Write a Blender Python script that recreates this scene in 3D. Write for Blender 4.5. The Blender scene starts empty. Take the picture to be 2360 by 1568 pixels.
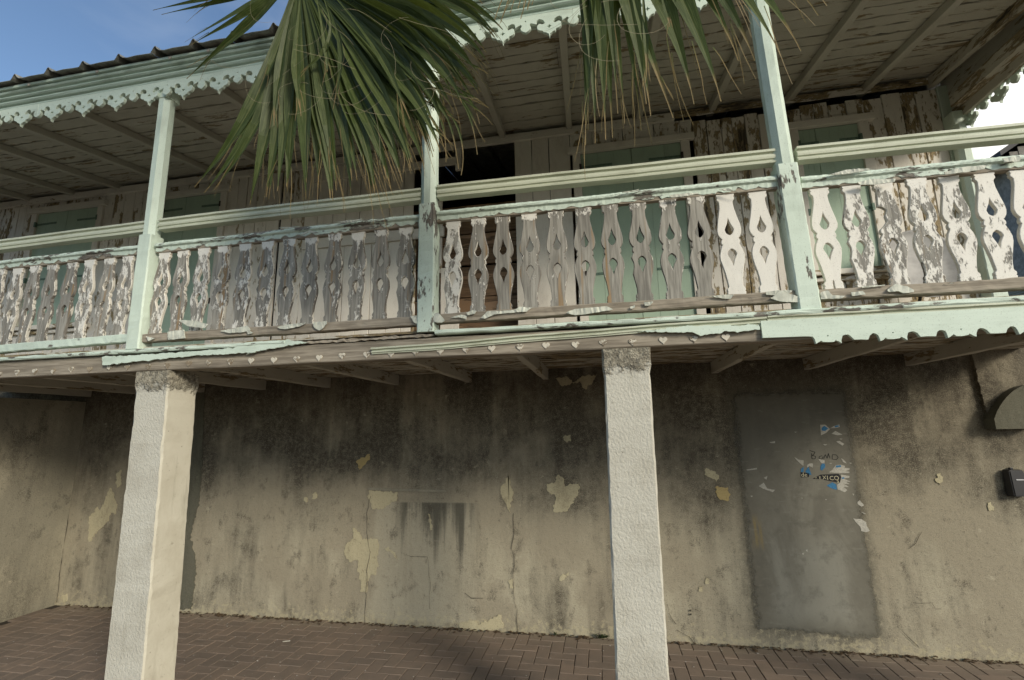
import bpy, bmesh, math, random
from mathutils import Vector, Matrix, noise as mnoise
random.seed(7)
R = random.Random(11)
scn = bpy.context.scene
col = scn.collection
rad = math.radians

# ------------------------------------------------------------------ camera, sky, sun, exposure
CAMZ = 1.8
RI = Vector((0.98219449, 0.18703992, -0.01760837))
UP = Vector((0.05260232, -0.18382278, 0.98155091))
FW = Vector((-0.18035238, 0.96500013, 0.19038846))
FPX = 1080.0                                   # focal length in pixels of a 2360 px wide picture
cd = bpy.data.cameras.new('camera'); cam = bpy.data.objects.new('camera', cd); col.objects.link(cam)
m3 = Matrix((RI, UP, -FW)).transposed()
cam.matrix_world = Matrix.Translation((0, 0, CAMZ)) @ m3.to_4x4()
cd.sensor_width = 36; cd.lens = FPX / 2360 * 36; cd.clip_start = .05; cd.clip_end = 2000
scn.camera = cam

SUN_EL, SUN_AZ = 21.0, 131.0                   # azimuth clockwise from +Y
w = bpy.data.worlds.new('World'); scn.world = w; w.use_nodes = True
nt = w.node_tree; nt.nodes.clear()
out = nt.nodes.new('ShaderNodeOutputWorld'); bg = nt.nodes.new('ShaderNodeBackground')
sky = nt.nodes.new('ShaderNodeTexSky'); sky.sky_type = 'NISHITA'; sky.sun_disc = False
sky.sun_elevation = rad(SUN_EL); sky.sun_rotation = rad(SUN_AZ)
sky.air_density = 1.0; sky.dust_density = .25; sky.ozone_density = 2.2
tc = nt.nodes.new('ShaderNodeTexCoord'); sep = nt.nodes.new('ShaderNodeSeparateXYZ')
nz = nt.nodes.new('ShaderNodeTexNoise'); nz.inputs['Scale'].default_value = 2.3; nz.inputs['Detail'].default_value = 7; nz.inputs['Roughness'].default_value = .55
mpw = nt.nodes.new('ShaderNodeMapping'); mpw.inputs['Scale'].default_value = (1, 1, 2.2); mpw.inputs['Location'].default_value = (.3, .2, .6)
nt.links.new(tc.outputs['Generated'], mpw.inputs['Vector']); nt.links.new(mpw.outputs[0], nz.inputs['Vector'])
nt.links.new(tc.outputs['Generated'], sep.inputs[0])
mad = nt.nodes.new('ShaderNodeMath'); mad.operation = 'MULTIPLY_ADD'; mad.inputs[1].default_value = .38   # a bank of thin cloud to the east
nt.links.new(sep.outputs['X'], mad.inputs[0]); nt.links.new(nz.outputs[0], mad.inputs[2])
mr = nt.nodes.new('ShaderNodeMapRange'); mr.interpolation_type = 'SMOOTHSTEP'
mr.inputs['From Min'].default_value = .40; mr.inputs['From Max'].default_value = .72; nt.links.new(mad.outputs[0], mr.inputs['Value'])
mx = nt.nodes.new('ShaderNodeMix'); mx.data_type = 'RGBA'; mx.inputs['B'].default_value = (8.0, 7.9, 7.5, 1)
nt.links.new(mr.outputs[0], mx.inputs['Factor']); nt.links.new(sky.outputs[0], mx.inputs['A'])
nz2 = nt.nodes.new('ShaderNodeTexNoise'); nz2.inputs['Scale'].default_value = 3.2; nz2.inputs['Detail'].default_value = 8; nz2.inputs['Distortion'].default_value = .6
mr2 = nt.nodes.new('ShaderNodeMapRange'); mr2.interpolation_type = 'SMOOTHSTEP'; mr2.inputs['From Min'].default_value = .5; mr2.inputs['From Max'].default_value = .75; mr2.inputs['To Max'].default_value = .16
nt.links.new(mpw.outputs[0], nz2.inputs['Vector']); nt.links.new(nz2.outputs[0], mr2.inputs['Value'])
mx2 = nt.nodes.new('ShaderNodeMix'); mx2.data_type = 'RGBA'; mx2.inputs['B'].default_value = (6.5, 6.9, 7.2, 1)
nt.links.new(mr2.outputs[0], mx2.inputs['Factor']); nt.links.new(mx.outputs['Result'], mx2.inputs['A'])
nt.links.new(mx2.outputs['Result'], bg.inputs['Color']); bg.inputs['Strength'].default_value = .115
nt.links.new(bg.outputs[0], out.inputs['Surface'])

sl = bpy.data.lights.new('sun', 'SUN'); sl.energy = 2.0; sl.angle = rad(14); sl.color = (1, .91, .76)
so = bpy.data.objects.new('sun', sl); col.objects.link(so)
sd = Vector((math.sin(rad(SUN_AZ)) * math.cos(rad(SUN_EL)), math.cos(rad(SUN_AZ)) * math.cos(rad(SUN_EL)), math.sin(rad(SUN_EL))))
so.rotation_euler = sd.to_track_quat('Z', 'Y').to_euler(); so.location = sd * 30
vs = scn.view_settings
scn.display_settings.display_device = 'sRGB'; vs.view_transform = 'Standard'; vs.look = 'None'
vs.exposure = 0.55; vs.gamma = 1; vs.use_curve_mapping = False

# ------------------------------------------------------------------ main planes of the place
YF, YW = 2.758, 4.626                           # front of the balcony, face of the house wall
XL = -6.09                                      # face of the side wall
XR = 3.42                                       # right corner of the house

def ray(px, py):
    return FW + RI * ((px - 1180) / FPX) - UP * ((py - 784) / FPX)
def at(px, py, Y):
    r = ray(px, py); p = r * (Y / r.y); return Vector((p.x, Y, p.z + CAMZ))
def atx(px, py, X):
    r = ray(px, py); p = r * (X / r.x); return Vector((X, p.y, p.z + CAMZ))
def atz(px, py, Z=0.0):
    r = ray(px, py); p = r * ((Z - CAMZ) / r.z); return Vector((p.x, p.y, Z))

# ------------------------------------------------------------------ materials
def new_mat(name):
    m = bpy.data.materials.new(name); m.use_nodes = True
    n = m.node_tree; n.nodes.clear()
    o = n.nodes.new('ShaderNodeOutputMaterial'); b = n.nodes.new('ShaderNodeBsdfPrincipled')
    n.links.new(b.outputs[0], o.inputs[0]); return m, n, b
class G:
    """small helper for node graphs"""
    def __init__(s, n): s.n = n
    def lk(s, v, sock):
        if isinstance(v, bpy.types.NodeSocket): s.n.links.new(v, sock)
        elif v is not None:
            if isinstance(v, (tuple, list)) and len(v) == 3 and sock.type == 'RGBA': v = (*v, 1)
            sock.default_value = v
    def math(s, op, a, b=None, c=None, clamp=False):
        k = s.n.nodes.new('ShaderNodeMath'); k.operation = op; k.use_clamp = clamp
        for i, v in enumerate((a, b, c)): s.lk(v, k.inputs[i])
        return k.outputs[0]
    def vmath(s, op, a, b=None):
        k = s.n.nodes.new('ShaderNodeVectorMath'); k.operation = op
        s.lk(a, k.inputs[0]); s.lk(b, k.inputs[1]); return k.outputs[0]
    def noise(s, v, scale, detail=4, rough=.55, dist=0):
        k = s.n.nodes.new('ShaderNodeTexNoise'); s.lk(v, k.inputs['Vector'])
        k.inputs['Scale'].default_value = scale; k.inputs['Detail'].default_value = detail
        k.inputs['Roughness'].default_value = rough; k.inputs['Distortion'].default_value = dist; return k.outputs[0]
    def vor(s, v, scale, feature='F1'):
        k = s.n.nodes.new('ShaderNodeTexVoronoi'); k.feature = feature; s.lk(v, k.inputs['Vector']); k.inputs['Scale'].default_value = scale
        return k.outputs['Distance']
    def step(s, v, lo, hi, a=0., b=1.):
        k = s.n.nodes.new('ShaderNodeMapRange'); k.interpolation_type = 'SMOOTHSTEP'
        s.lk(v, k.inputs['Value']); s.lk(lo, k.inputs['From Min']); s.lk(hi, k.inputs['From Max'])
        k.inputs['To Min'].default_value = a; k.inputs['To Max'].default_value = b; return k.outputs[0]
    def mix(s, f, a, b, mode='MIX'):
        k = s.n.nodes.new('ShaderNodeMix'); k.data_type = 'RGBA'; k.blend_type = mode
        s.lk(f, k.inputs['Factor']); s.lk(a, k.inputs['A']); s.lk(b, k.inputs['B']); return k.outputs['Result']
    def pos(s): return s.n.nodes.new('ShaderNodeNewGeometry').outputs['Position']
    def info(s): return s.n.nodes.new('ShaderNodeObjectInfo')
    def sep(s, v):
        k = s.n.nodes.new('ShaderNodeSeparateXYZ'); s.lk(v, k.inputs[0]); return k.outputs
    def bump(s, h, strength, dist, bsdf, prev=None):
        k = s.n.nodes.new('ShaderNodeBump'); s.lk(h, k.inputs['Height']); k.inputs['Strength'].default_value = strength
        k.inputs['Distance'].default_value = dist
        if prev is not None: s.n.links.new(prev, k.inputs['Normal'])
        if bsdf: s.n.links.new(k.outputs[0], bsdf.inputs['Normal'])
        return k.outputs[0]
    def attr(s, name):
        k = s.n.nodes.new('ShaderNodeAttribute'); k.attribute_name = name; return k.outputs['Fac']

def sc3(axis, a, b):
    return tuple(a if i == 'xyz'.index(axis) else b for i in range(3))
_cache = {}
def peel(name, paint, wood, wood2, axis='x', scale=1.0, base=0.0, stretch=.3, edge=.025, paint_dirt=(.25, .24, .2), dirt=.35, rough=.55, local_top=None, under=None, chip=.0025, ochre=False):
    """old paint flaking off weathered wood; object colour R = how much paint is left (0..1)"""
    if name in _cache: return _cache[name]
    m, n, b = new_mat(name); g = G(n)
    inf = g.info(); P = g.pos()
    off = g.vmath('SCALE', (13.1, 7.7, 5.3)); off.node.inputs['Scale'].default_value = 1
    n.links.new(inf.outputs['Random'], off.node.inputs['Scale'])
    Q = g.vmath('ADD', P, off)
    S = g.vmath('MULTIPLY', Q, sc3(axis, stretch, 1.0))
    n1 = g.noise(S, 11 * scale, 6, .62); n2 = g.noise(S, 55 * scale, 3, .6)
    mm = g.math('ADD', g.math('MULTIPLY', n1, .72), g.math('MULTIPLY', n2, .28))
    amt = g.sep(inf.outputs['Color'])[0]
    if local_top:
        k = n.nodes.new('ShaderNodeTexCoord'); z = g.sep(k.outputs['Object'])[2]
        amt = g.math('ADD', amt, g.step(z, local_top[0], local_top[1], 0, local_top[2]))
    thr = g.math('MULTIPLY_ADD', amt, .44, .28 + base)
    pm = g.step(mm, g.math('SUBTRACT', thr, edge), g.math('ADD', thr, edge), 1, 0)
    grain = g.noise(g.vmath('MULTIPLY', Q, sc3(axis, .06, 1.0)), 70, 4, .6)
    big = g.noise(g.vmath('MULTIPLY', Q, sc3(axis, .25, 1.0)), 5, 3, .5)
    wd = g.mix(g.step(grain, .32, .68), wood, wood2)
    wd = g.mix(g.step(big, .45, .75, 0, .55), wd, tuple(c * .45 for c in wood))
    if under:                                    # an older coat of paint shows at the margin
        um = g.step(mm, g.math('ADD', thr, .03), g.math('ADD', thr, .11), 1, 0)
        wd = g.mix(um, wd, under)
    dn = g.noise(g.vmath('MULTIPLY', Q, sc3(axis, .35, 1.0)), 8, 5, .65)
    pc = g.mix(g.step(dn, .45, .8, 0, dirt), paint, paint_dirt)
    pc = g.mix(g.step(g.noise(Q, 160, 2), .60, .72, 0, .5), pc, paint_dirt)
    if ochre:
        on = g.noise(g.vmath('MULTIPLY', Q, (1, 1, .04)), 24, 3, .5)
        wd = g.mix(g.step(on, .58, .68, 0, .7), wd, (.30, .185, .075))
    # thin dark rim where the film lifts
    rim = g.math('MULTIPLY', g.step(mm, g.math('SUBTRACT', thr, .005), g.math('ADD', thr, .012)), g.step(mm, g.math('ADD', thr, .015), g.math('ADD', thr, .045), 1, 0))
    wd = g.mix(g.math('MULTIPLY', rim, .5), wd, (.04, .035, .03))
    n.links.new(g.mix(pm, wd, pc), b.inputs['Base Color'])
    n.links.new(g.math('MULTIPLY_ADD', pm, rough - .88, .88), b.inputs['Roughness'])
    b.inputs['Specular IOR Level'].default_value = .3
    h1 = g.bump(grain, .35, .002, None)
    g.bump(g.math('ADD', pm, g.math('MULTIPLY', n1, .5)), .8, chip, b, h1)
    _cache[name] = m; return m

MINT = (.60, .70, .60); MINTD = (.24, .29, .23)
GREYW, GREYW2 = (.15, .135, .112), (.27, .25, .215)
def mint(axis): return peel('mint_paint_' + axis, MINT, GREYW, GREYW2, axis, .8, 0, .35, dirt=.45, paint_dirt=MINTD)
def bare(axis): return peel('bare_grey_wood_' + axis, (.60, .66, .57), (.21, .18, .138), (.38, .335, .265), axis, .9, 0, .3, dirt=.3)
def cream(axis): return peel('cream_green_rail_' + axis, (.55, .58, .45), (.2, .19, .14), (.3, .28, .2), axis, .8, 0, .08, dirt=.55, paint_dirt=(.24, .25, .16))
def whitew(axis): return peel('white_planking_' + axis, (.71, .67, .59), (.05, .042, .032), (.16, .13, .09), axis, .75, 0, .34, dirt=.4, paint_dirt=(.33, .28, .22), under=(.36, .28, .155))
def soffit(axis): return peel('soffit_paint_' + axis, (.48, .455, .385), (.040, .035, .028), (.12, .105, .08), axis, 1.0, 0, .2, dirt=.4, paint_dirt=(.27, .23, .17), under=(.30, .23, .13))
M_bal = peel('baluster_face', (.75, .73, .66), (.195, .186, .162), (.38, .365, .32), 'z', 2.2, .02, .42, edge=.045, dirt=.2, ochre=True, local_top=(.575, .61, .34), chip=.004)
M_rim = peel('baluster_edge', (.72, .69, .61), (.16, .148, .128), (.28, .26, .23), 'z', 1.6, .10, .4, dirt=.2, local_top=(.575, .61, .3))
M_shut = peel('shutter_green', (.37, .48, .37), (.12, .11, .09), (.2, .18, .15), 'z', .5, .02, .3, dirt=.35, paint_dirt=(.2, .25, .19))
M_brown = peel('inner_brown_boards', (.30, .19, .11), (.14, .09, .055), (.24, .155, .09), 'x', .5, -.1, .15)
M_heart = peel('heart_paint', (.62, .58, .48), (.25, .2, .14), (.35, .3, .22), 'x', 3.5, .05, .8, dirt=.25, chip=.004)

def simple(name, c, rough=.8, var=.25, nscale=18, bump=.3, bdist=.002, spec=.3, metal=0):
    m, n, b = new_mat(name); g = G(n); P = g.pos()
    v = g.noise(P, nscale, 5, .6); inf = g.info()
    c2 = tuple(x * (1 - var * 1.6) for x in c)
    cc = g.mix(g.step(v, .3, .7), c2, c)
    cc = g.mix(g.math('MULTIPLY', inf.outputs['Random'], var), cc, tuple(x * .6 for x in c))
    n.links.new(cc, b.inputs['Base Color']); b.inputs['Roughness'].default_value = rough; b.inputs['Specular IOR Level'].default_value = spec; b.inputs['Metallic'].default_value = metal
    g.bump(v, bump, bdist, b); return m
M_flake = simple('loose_paint', (.66, .68, .58), .6, .2)
M_tin = simple('roof_tin', (.34, .34, .30), .5, .35, 14, .2)
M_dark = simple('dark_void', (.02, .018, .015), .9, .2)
M_crack = simple('crack_dark', (.085, .074, .055), .95, .3)
M_iron = simple('old_iron', (.07, .06, .05), .7, .3, 60)
M_hinge = simple('painted_hinge', (.17, .26, .20), .6, .3, 60)
M_black = simple('black_plastic', (.018, .018, .02), .35, .15, 40, .1, .0005, .5)
M_greylabel = simple('grey_print', (.45, .45, .46), .6, .1)
M_paper = simple('torn_paper', (.54, .52, .45), .9, .25, 120)
M_blue = simple('blue_print', (.07, .24, .44), .9, .25, 120)
M_ink = simple('black_print', (.03, .03, .032), .9, .2, 120)
M_cream_ink = simple('cream_print', (.58, .54, .38), .9, .15)
M_marker = simple('marker_scrawl', (.035, .032, .028), .9, .2)
M_leafbrown = simple('dry_leaf_brown', (.10, .065, .035), .9, .4, 60)
M_spec = simple('pale_chips', (.5, .47, .42), .9, .3)
M_weed = simple('weed_green', (.06, .10, .03), .7, .4)
M_nbwall = simple('blue_grey_boards', (.30, .29, .27), .8, .25)
M_nbroof = simple('dark_tin', (.025, .026, .03), .6, .2)
M_panel = simple('pale_grey_panel', (.42, .41, .39), .5, .2, 9)

# plaster of the street wall
def boxm(g, s, x0, x1, z0, z1, sx, sz):
    a = g.math('MULTIPLY', g.step(s[0], x0 - sx, x0 + sx), g.step(s[0], x1 - sx, x1 + sx, 1, 0))
    b = g.math('MULTIPLY', g.step(s[2], z0 - sz, z0 + sz), g.step(s[2], z1 - sz, z1 + sz, 1, 0))
    return g.math('MULTIPLY', a, b)
def plaster(name, base, dark, gr_lo=.40, gr_hi=.62, stains=False, pale=(.46, .42, .31)):
    m, n, b = new_mat(name); g = G(n); P = g.pos(); s = g.sep(P)
    streak = g.noise(g.vmath('MULTIPLY', P, (1.0, 1.0, .16)), 3.4, 5, .6)
    streak2 = g.noise(g.vmath('MULTIPLY', P, (1.0, 1.0, .10)), 11, 4, .6)
    blotch = g.noise(P, 1.5, 7, .62)
    fine = g.noise(P, 120, 3, .7); mid = g.noise(P, 26, 5, .65)
    gv = g.math('ADD', g.math('ADD', g.math('MULTIPLY', streak, .38), g.math('MULTIPLY', blotch, .52)), g.math('MULTIPLY', streak2, .1))
    if stains:                                    # plaster darker towards the top, the boundary broken into vertical runs
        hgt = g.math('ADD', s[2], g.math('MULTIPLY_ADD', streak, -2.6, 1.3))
        topdark = g.step(hgt, .55, 1.95, -.055, .07)
        gv = g.math('ADD', gv, topdark)
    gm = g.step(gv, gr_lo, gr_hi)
    gm = g.math('MULTIPLY', gm, g.step(g.math('ADD', g.math('MULTIPLY', fine, .6), g.math('MULTIPLY', mid, .4)), .30, .58, .45, 1.0))
    c = g.mix(g.step(blotch, .42, .66), base, pale)
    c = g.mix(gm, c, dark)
    if stains:
        panel = g.math('MULTIPLY', boxm(g, s, -2.30, -1.26, .04, 1.118, .03, .012), g.step(streak2, .25, .5, .35, 1))
        c = g.mix(g.math('MULTIPLY', panel, .72), c, (.41, .375, .28))
        led = boxm(g, s, -2.05, -1.28, .30, 1.118, .09, .010)
        drip = g.noise(g.vmath('MULTIPLY', P, (1, 1, .05)), 15, 4, .6)
        run = g.step(g.math('ADD', g.math('ADD', g.math('MULTIPLY', drip, 1.0), g.math('MULTIPLY', fine, .12)), g.math('MULTIPLY', s[2], .55)), .90, 1.22)
        c = g.mix(g.math('MULTIPLY', g.math('MULTIPLY', led, run), .8), c, (.06, .058, .046))
        halo = g.math('MULTIPLY', boxm(g, s, 1.13, 2.14, .08, 2.2, .06, .09), g.step(mid, .2, .55))
        c = g.mix(g.math('MULTIPLY', halo, .8), c, (.125, .115, .086))
        foot = g.math('MULTIPLY', g.step(g.math('ADD', s[2], g.math('MULTIPLY_ADD', mid, .9, -.42)), .0, .10, 1, 0), .42)
        c = g.mix(foot, c, (.50, .44, .28))
    b2 = g.noise(g.vmath('MULTIPLY', P, (1, 1, .7)), 6.5, 8, .68)
    c = g.mix(g.math('MULTIPLY', g.step(b2, .54, .66, 0, .75), g.step(fine, .35, .6)), c, dark)
    c = g.mix(g.step(g.noise(P, 10, 7, .7), .62, .70, 0, .55), c, pale)
    c = g.mix(g.step(fine, .56, .70, 0, .6), c, tuple(x * .5 for x in dark))
    c = g.mix(g.step(mid, .60, .75, 0, .45), c, tuple(x * .7 for x in dark))
    c = g.mix(g.step(fine, .42, .30, 0, .35), c, pale)
    c = g.mix(g.step(g.vor(P, 34), .02, .07, .5, 0), c, (.06, .055, .045))
    n.links.new(c, b.inputs['Base Color']); b.inputs['Roughness'].default_value = .92; b.inputs['Specular IOR Level'].default_value = .15
    h = g.bump(mid, .45, .012, None); g.bump(fine, .5, .004, b, h); return m
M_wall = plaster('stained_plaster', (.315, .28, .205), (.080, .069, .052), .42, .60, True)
M_side = plaster('side_plaster', (.27, .25, .19), (.09, .082, .066), .44, .68)
M_patch = plaster('cream_undercoat', (.46, .41, .27), (.24, .21, .14), .46, .72, pale=(.54, .49, .33))
M_patchy = plaster('ochre_undercoat', (.42, .33, .15), (.25, .2, .1), .5, .8, pale=(.46, .36, .17))
M_greenband = plaster('dark_green_wash', (.135, .13, .098), (.08, .078, .058), .42, .66, pale=(.175, .168, .125))

def cement():
    m, n, b = new_mat('smooth_cement'); g = G(n); P = g.pos(); s = g.sep(P)
    sw = g.noise(g.vmath('MULTIPLY', P, (1, 1, .5)), 3.2, 6, .6, .6); fine = g.noise(P, 60, 3, .6)
    lower = g.math('MULTIPLY', boxm(g, s, 1.34, 1.93, .22, .82, .07, .10), g.step(sw, .3, .6))
    c = g.mix(g.step(sw, .35, .68), (.145, .136, .105), (.215, .204, .16))
    edge = g.math('SUBTRACT', 1, boxm(g, s, 1.27, 2.02, .20, 2.02, .09, .10))
    c = g.mix(g.math('MULTIPLY', edge, .7), c, (.125, .115, .086))
    c = g.mix(g.math('MULTIPLY', lower, .75), c, (.25, .243, .198))
    och = g.math('MULTIPLY', boxm(g, s, 1.22, 1.42, .78, 1.02, .03, .05), g.step(g.noise(g.vmath('MULTIPLY', P, (1, 1, .15)), 22, 3), .45, .6))
    c = g.mix(g.math('MULTIPLY', och, .7), c, (.24, .18, .07))
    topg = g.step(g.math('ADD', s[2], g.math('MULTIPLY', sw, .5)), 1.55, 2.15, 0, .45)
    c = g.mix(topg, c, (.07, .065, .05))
    c = g.mix(g.step(g.noise(P, 9, 8, .7), .5, .68, 0, .45), c, (.10, .094, .072))
    c = g.mix(g.step(g.noise(g.vmath('MULTIPLY', P, (.3, 1, 1)), 30, 4, .6), .58, .72, 0, .3), c, (.27, .26, .21))
    c = g.mix(g.step(fine, .6, .75, 0, .3), c, (.08, .08, .065))
    n.links.new(c, b.inputs['Base Color']); b.inputs['Roughness'].default_value = .75
    # the skim coat thins out to nothing along its edge
    nn = g.math('MULTIPLY_ADD', g.noise(P, 16, 5, .65), .12, -.06)
    k = n.nodes.new('ShaderNodeCombineXYZ'); n.links.new(g.math('ADD', s[0], nn), k.inputs[0]); n.links.new(g.math('ADD', s[2], nn), k.inputs[2])
    s2 = g.sep(k.outputs[0]); s3 = (s2[0], None, s2[2])
    al = boxm(g, s3, 1.19, 2.10, .12, 2.10, .04, .05); n.links.new(al, b.inputs['Alpha'])
    h = g.bump(sw, .3, .02, None); g.bump(fine, .25, .002, b, h); return m
M_cement = cement()

def stucco(name, c1, c2, bscale, bd):
    m, n, b = new_mat(name); g = G(n); P = g.pos(); s = g.sep(P)
    lump = g.noise(g.vmath('MULTIPLY', P, (1, 1, .8)), bscale, 4, .6, .4); big = g.noise(P, 3.5, 6, .6)
    c = g.mix(g.step(big, .38, .7), c1, c2)
    c = g.mix(g.step(g.noise(P, 30, 5, .7), .60, .75, 0, .6), c, (.24, .22, .16))
    c = g.mix(g.step(g.noise(g.vmath('MULTIPLY', P, (1, 1, .12)), 14, 5, .65), .56, .76, 0, .45), c, (.26, .24, .18))
    c = g.mix(g.step(g.math('ADD', s[2], g.math('MULTIPLY', big, .9)), .75, .40, 0, .5), c, (.34, .30, .21))
    c = g.mix(g.step(g.vor(P, 9), .02, .06, .55, 0), c, (.12, .10, .075))
    # the top has crumbled and gone black
    crumb = g.step(g.math('ADD', s[2], g.math('MULTIPLY_ADD', g.noise(P, 22, 4, .7), .22, -.11)), 2.12, 2.18)
    cr = g.mix(g.step(g.noise(P, 38, 4, .7), .42, .6), (.50, .46, .36), (.25, .23, .18))
    c = g.mix(crumb, c, cr)
    n.links.new(c, b.inputs['Base Color']); b.inputs['Roughness'].default_value = .9; b.inputs['Specular IOR Level'].default_value = .2
    h = g.bump(lump, .9, bd, None); g.bump(g.math('MULTIPLY', crumb, g.noise(P, 42, 4, .7)), .9, .05, b, h); return m
M_pill = stucco('stucco_cream', (.54, .525, .45), (.45, .43, .36), 80, .008)
M_pills = stucco('smooth_cream', (.55, .525, .43), (.47, .44, .35), 35, .003)

def brickm():
    m, n, b = new_mat('brick_paver'); g = G(n); P = g.pos(); inf = g.info()
    at_ = n.nodes.new('ShaderNodeAttribute'); at_.attribute_name = 'tint'
    rnd = g.math('FRACT', g.math('ADD', inf.outputs['Random'], at_.outputs['Fac']))
    v = g.noise(P, 7, 6, .65); f = g.noise(P, 140, 3, .7)
    c = g.mix(rnd, (.24, .184, .14), (.185, .147, .116))
    c = g.mix(g.step(v, .4, .72, 0, .7), c, (.16, .132, .105))
    c = g.mix(g.step(f, .58, .72, 0, .5), c, (.22, .17, .14))
    y_ = g.sep(P)[1]; dust = g.math('MULTIPLY', g.step(g.math('ADD', y_, g.math('MULTIPLY_ADD', v, .6, -.3)), 4.35, 4.66), g.step(f, .35, .6))
    c = g.mix(g.math('MULTIPLY', dust, .7), c, (.30, .25, .18))
    n.links.new(c, b.inputs['Base Color']); b.inputs['Roughness'].default_value = .85; b.inputs['Specular IOR Level'].default_value = .25
    g.bump(f, .5, .002, b); return m
M_brick = brickm()
M_grout = simple('joint_sand', (.075, .062, .048), .95, .4, 60, .6, .004)

def leafm():
    m, n, b = new_mat('palm_leaf'); g = G(n); inf = g.info()
    dry = g.attr('dry'); ac = g.attr('across'); al = g.attr('along')
    rnd = inf.outputs['Random']
    k = n.nodes.new('ShaderNodeCombineXYZ'); n.links.new(g.math('MULTIPLY', ac, 5.0), k.inputs[0]); n.links.new(g.math('MULTIPLY', al, .8), k.inputs[1]); n.links.new(g.math('MULTIPLY', rnd, 40), k.inputs[2])
    st = g.noise(k.outputs[0], 1.6, 3, .6)
    gr = g.mix(rnd, (.026, .046, .009), (.058, .082, .020))
    gr = g.mix(g.step(st, .4, .65, 0, .6), gr, (.125, .155, .055))
    gr = g.mix(g.step(g.math('ABSOLUTE', ac), .12, .02, 0, .5), gr, (.17, .18, .07))
    blot = g.noise(g.pos(), 30, 4, .6)
    tn = g.mix(blot, (.30, .22, .095), (.16, .115, .05))
    d2 = g.step(g.math('ADD', dry, g.math('MULTIPLY_ADD', blot, .35, -.17)), .50, .75)
    c = g.mix(d2, gr, tn)
    n.links.new(c, b.inputs['Base Color']); b.inputs['Roughness'].default_value = .5; b.inputs['Specular IOR Level'].default_value = .3
    tr = n.nodes.new('ShaderNodeBsdfTranslucent'); n.links.new(g.mix(.5, c, (.22, .28, .04)), tr.inputs[0])
    ms = n.nodes.new('ShaderNodeMixShader'); ms.inputs[0].default_value = .22
    o = [x for x in n.nodes if x.type == 'OUTPUT_MATERIAL'][0]
    n.links.new(b.outputs[0], ms.inputs[1]); n.links.new(tr.outputs[0], ms.inputs[2]); n.links.new(ms.outputs[0], o.inputs[0])
    g.bump(st, .3, .002, b); return m
M_leaf = leafm()
M_trunk = simple('palm_trunk', (.13, .105, .075), .95, .4, 12, .9, .03)
M_fibre = simple('leaf_fibre', (.34, .30, .19), .8, .2)

# ------------------------------------------------------------------ object helpers
WL = {}                                            # world location of every object
def place(o, loc, parent):
    loc = Vector(loc); WL[o.name] = loc
    col.objects.link(o)
    if parent is not None:
        o.parent = parent; o.location = loc - WL[parent.name]
    else: o.location = loc
    return o
def empty(name, loc, parent=None, label=None):
    o = bpy.data.objects.new(name, None); o.empty_display_size = .1; place(o, loc, parent)
    if label: o['label'] = label
    return o
def tag(o, label=None, cat=None, group=None, kind=None):
    if label: o['label'] = label
    if cat: o['category'] = cat
    if group: o['group'] = group
    if kind: o['kind'] = kind
    return o
def mesh(name, V, F, mats, parent=None, smooth=False, mi=None, amt=None, attrs=None):
    V = [Vector(v) for v in V]; c = sum(V, Vector()) / len(V)
    me = bpy.data.meshes.new(name); me.from_pydata([v - c for v in V], [], F); me.update()
    for m_ in (mats if isinstance(mats, (list, tuple)) else [mats]): me.materials.append(m_)
    if mi: me.polygons.foreach_set('material_index', mi)
    if smooth: me.polygons.foreach_set('use_smooth', [True] * len(F))
    if attrs:
        for k, vals in attrs.items():
            a = me.attributes.new(k, 'FLOAT', 'POINT'); a.data.foreach_set('value', vals)
    o = bpy.data.objects.new(name, me); place(o, c, parent)
    if amt is not None: o.color = (amt, 1, 1, 1)
    return o
def fixn(o):
    bm = bmesh.new(); bm.from_mesh(o.data); bmesh.ops.recalc_face_normals(bm, faces=bm.faces); bm.to_mesh(o.data); bm.free(); return o
def loft(prof, P0, P1, A, B, n=1, jit=0, seed=0, wav=0, rag=(), ragh=0):
    """sweep a closed profile [(a,b)] from P0 to P1; A,B span the cross-section"""
    P0, P1, A, B = Vector(P0), Vector(P1), Vector(A), Vector(B); V = []; F = []; k = len(prof); rr = random.Random(seed)
    ph = rr.random() * 6
    for i in range(n + 1):
        t = i / n; C = P0.lerp(P1, t)
        wob = wav * math.sin(ph + t * 7.0) + wav * .6 * math.sin(ph * 2 + t * 17)
        rg = ragh * max(0, mnoise.noise(Vector((seed * .37 + i * .31, seed, 2))) * 1.6) + ragh * .3 * rr.random()
        for q_, (a, b) in enumerate(prof):
            if q_ in rag: b += rg
            ja = rr.uniform(-jit, jit); jb = rr.uniform(-jit, jit)
            V.append(C + A * (a + ja) + B * (b + jb + wob))
    for i in range(n):
        for j in range(k):
            a0 = i * k + j; a1 = i * k + (j + 1) % k
            F.append((a0, a1, a1 + k, a0 + k))
    F.append(tuple(reversed(range(k)))); F.append(tuple(range(n * k, n * k + k)))
    return V, F
def rect(w_, h_, c=.004):
    x, y = w_ / 2, h_ / 2
    return [(-x + c, -y), (x - c, -y), (x, -y + c), (x, y - c), (x - c, y), (-x + c, y), (-x, y - c), (-x, -y + c)]
def board(name, P0, P1, A, w_, t_, mat, parent, n=1, jit=0, amt=None, c=.003, wav=0, label=None):
    """a sawn board from P0 to P1, w_ wide along A, t_ thick"""
    P0, P1, A = Vector(P0), Vector(P1), Vector(A).normalized(); B = (P1 - P0).normalized().cross(A)
    V, F = loft(rect(w_, t_, c), P0, P1, A, B, n, jit, R.randint(0, 10**6), wav)
    o = fixn(mesh(name, V, F, mat, parent, amt=amt))
    if label: o['label'] = label
    return o
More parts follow.
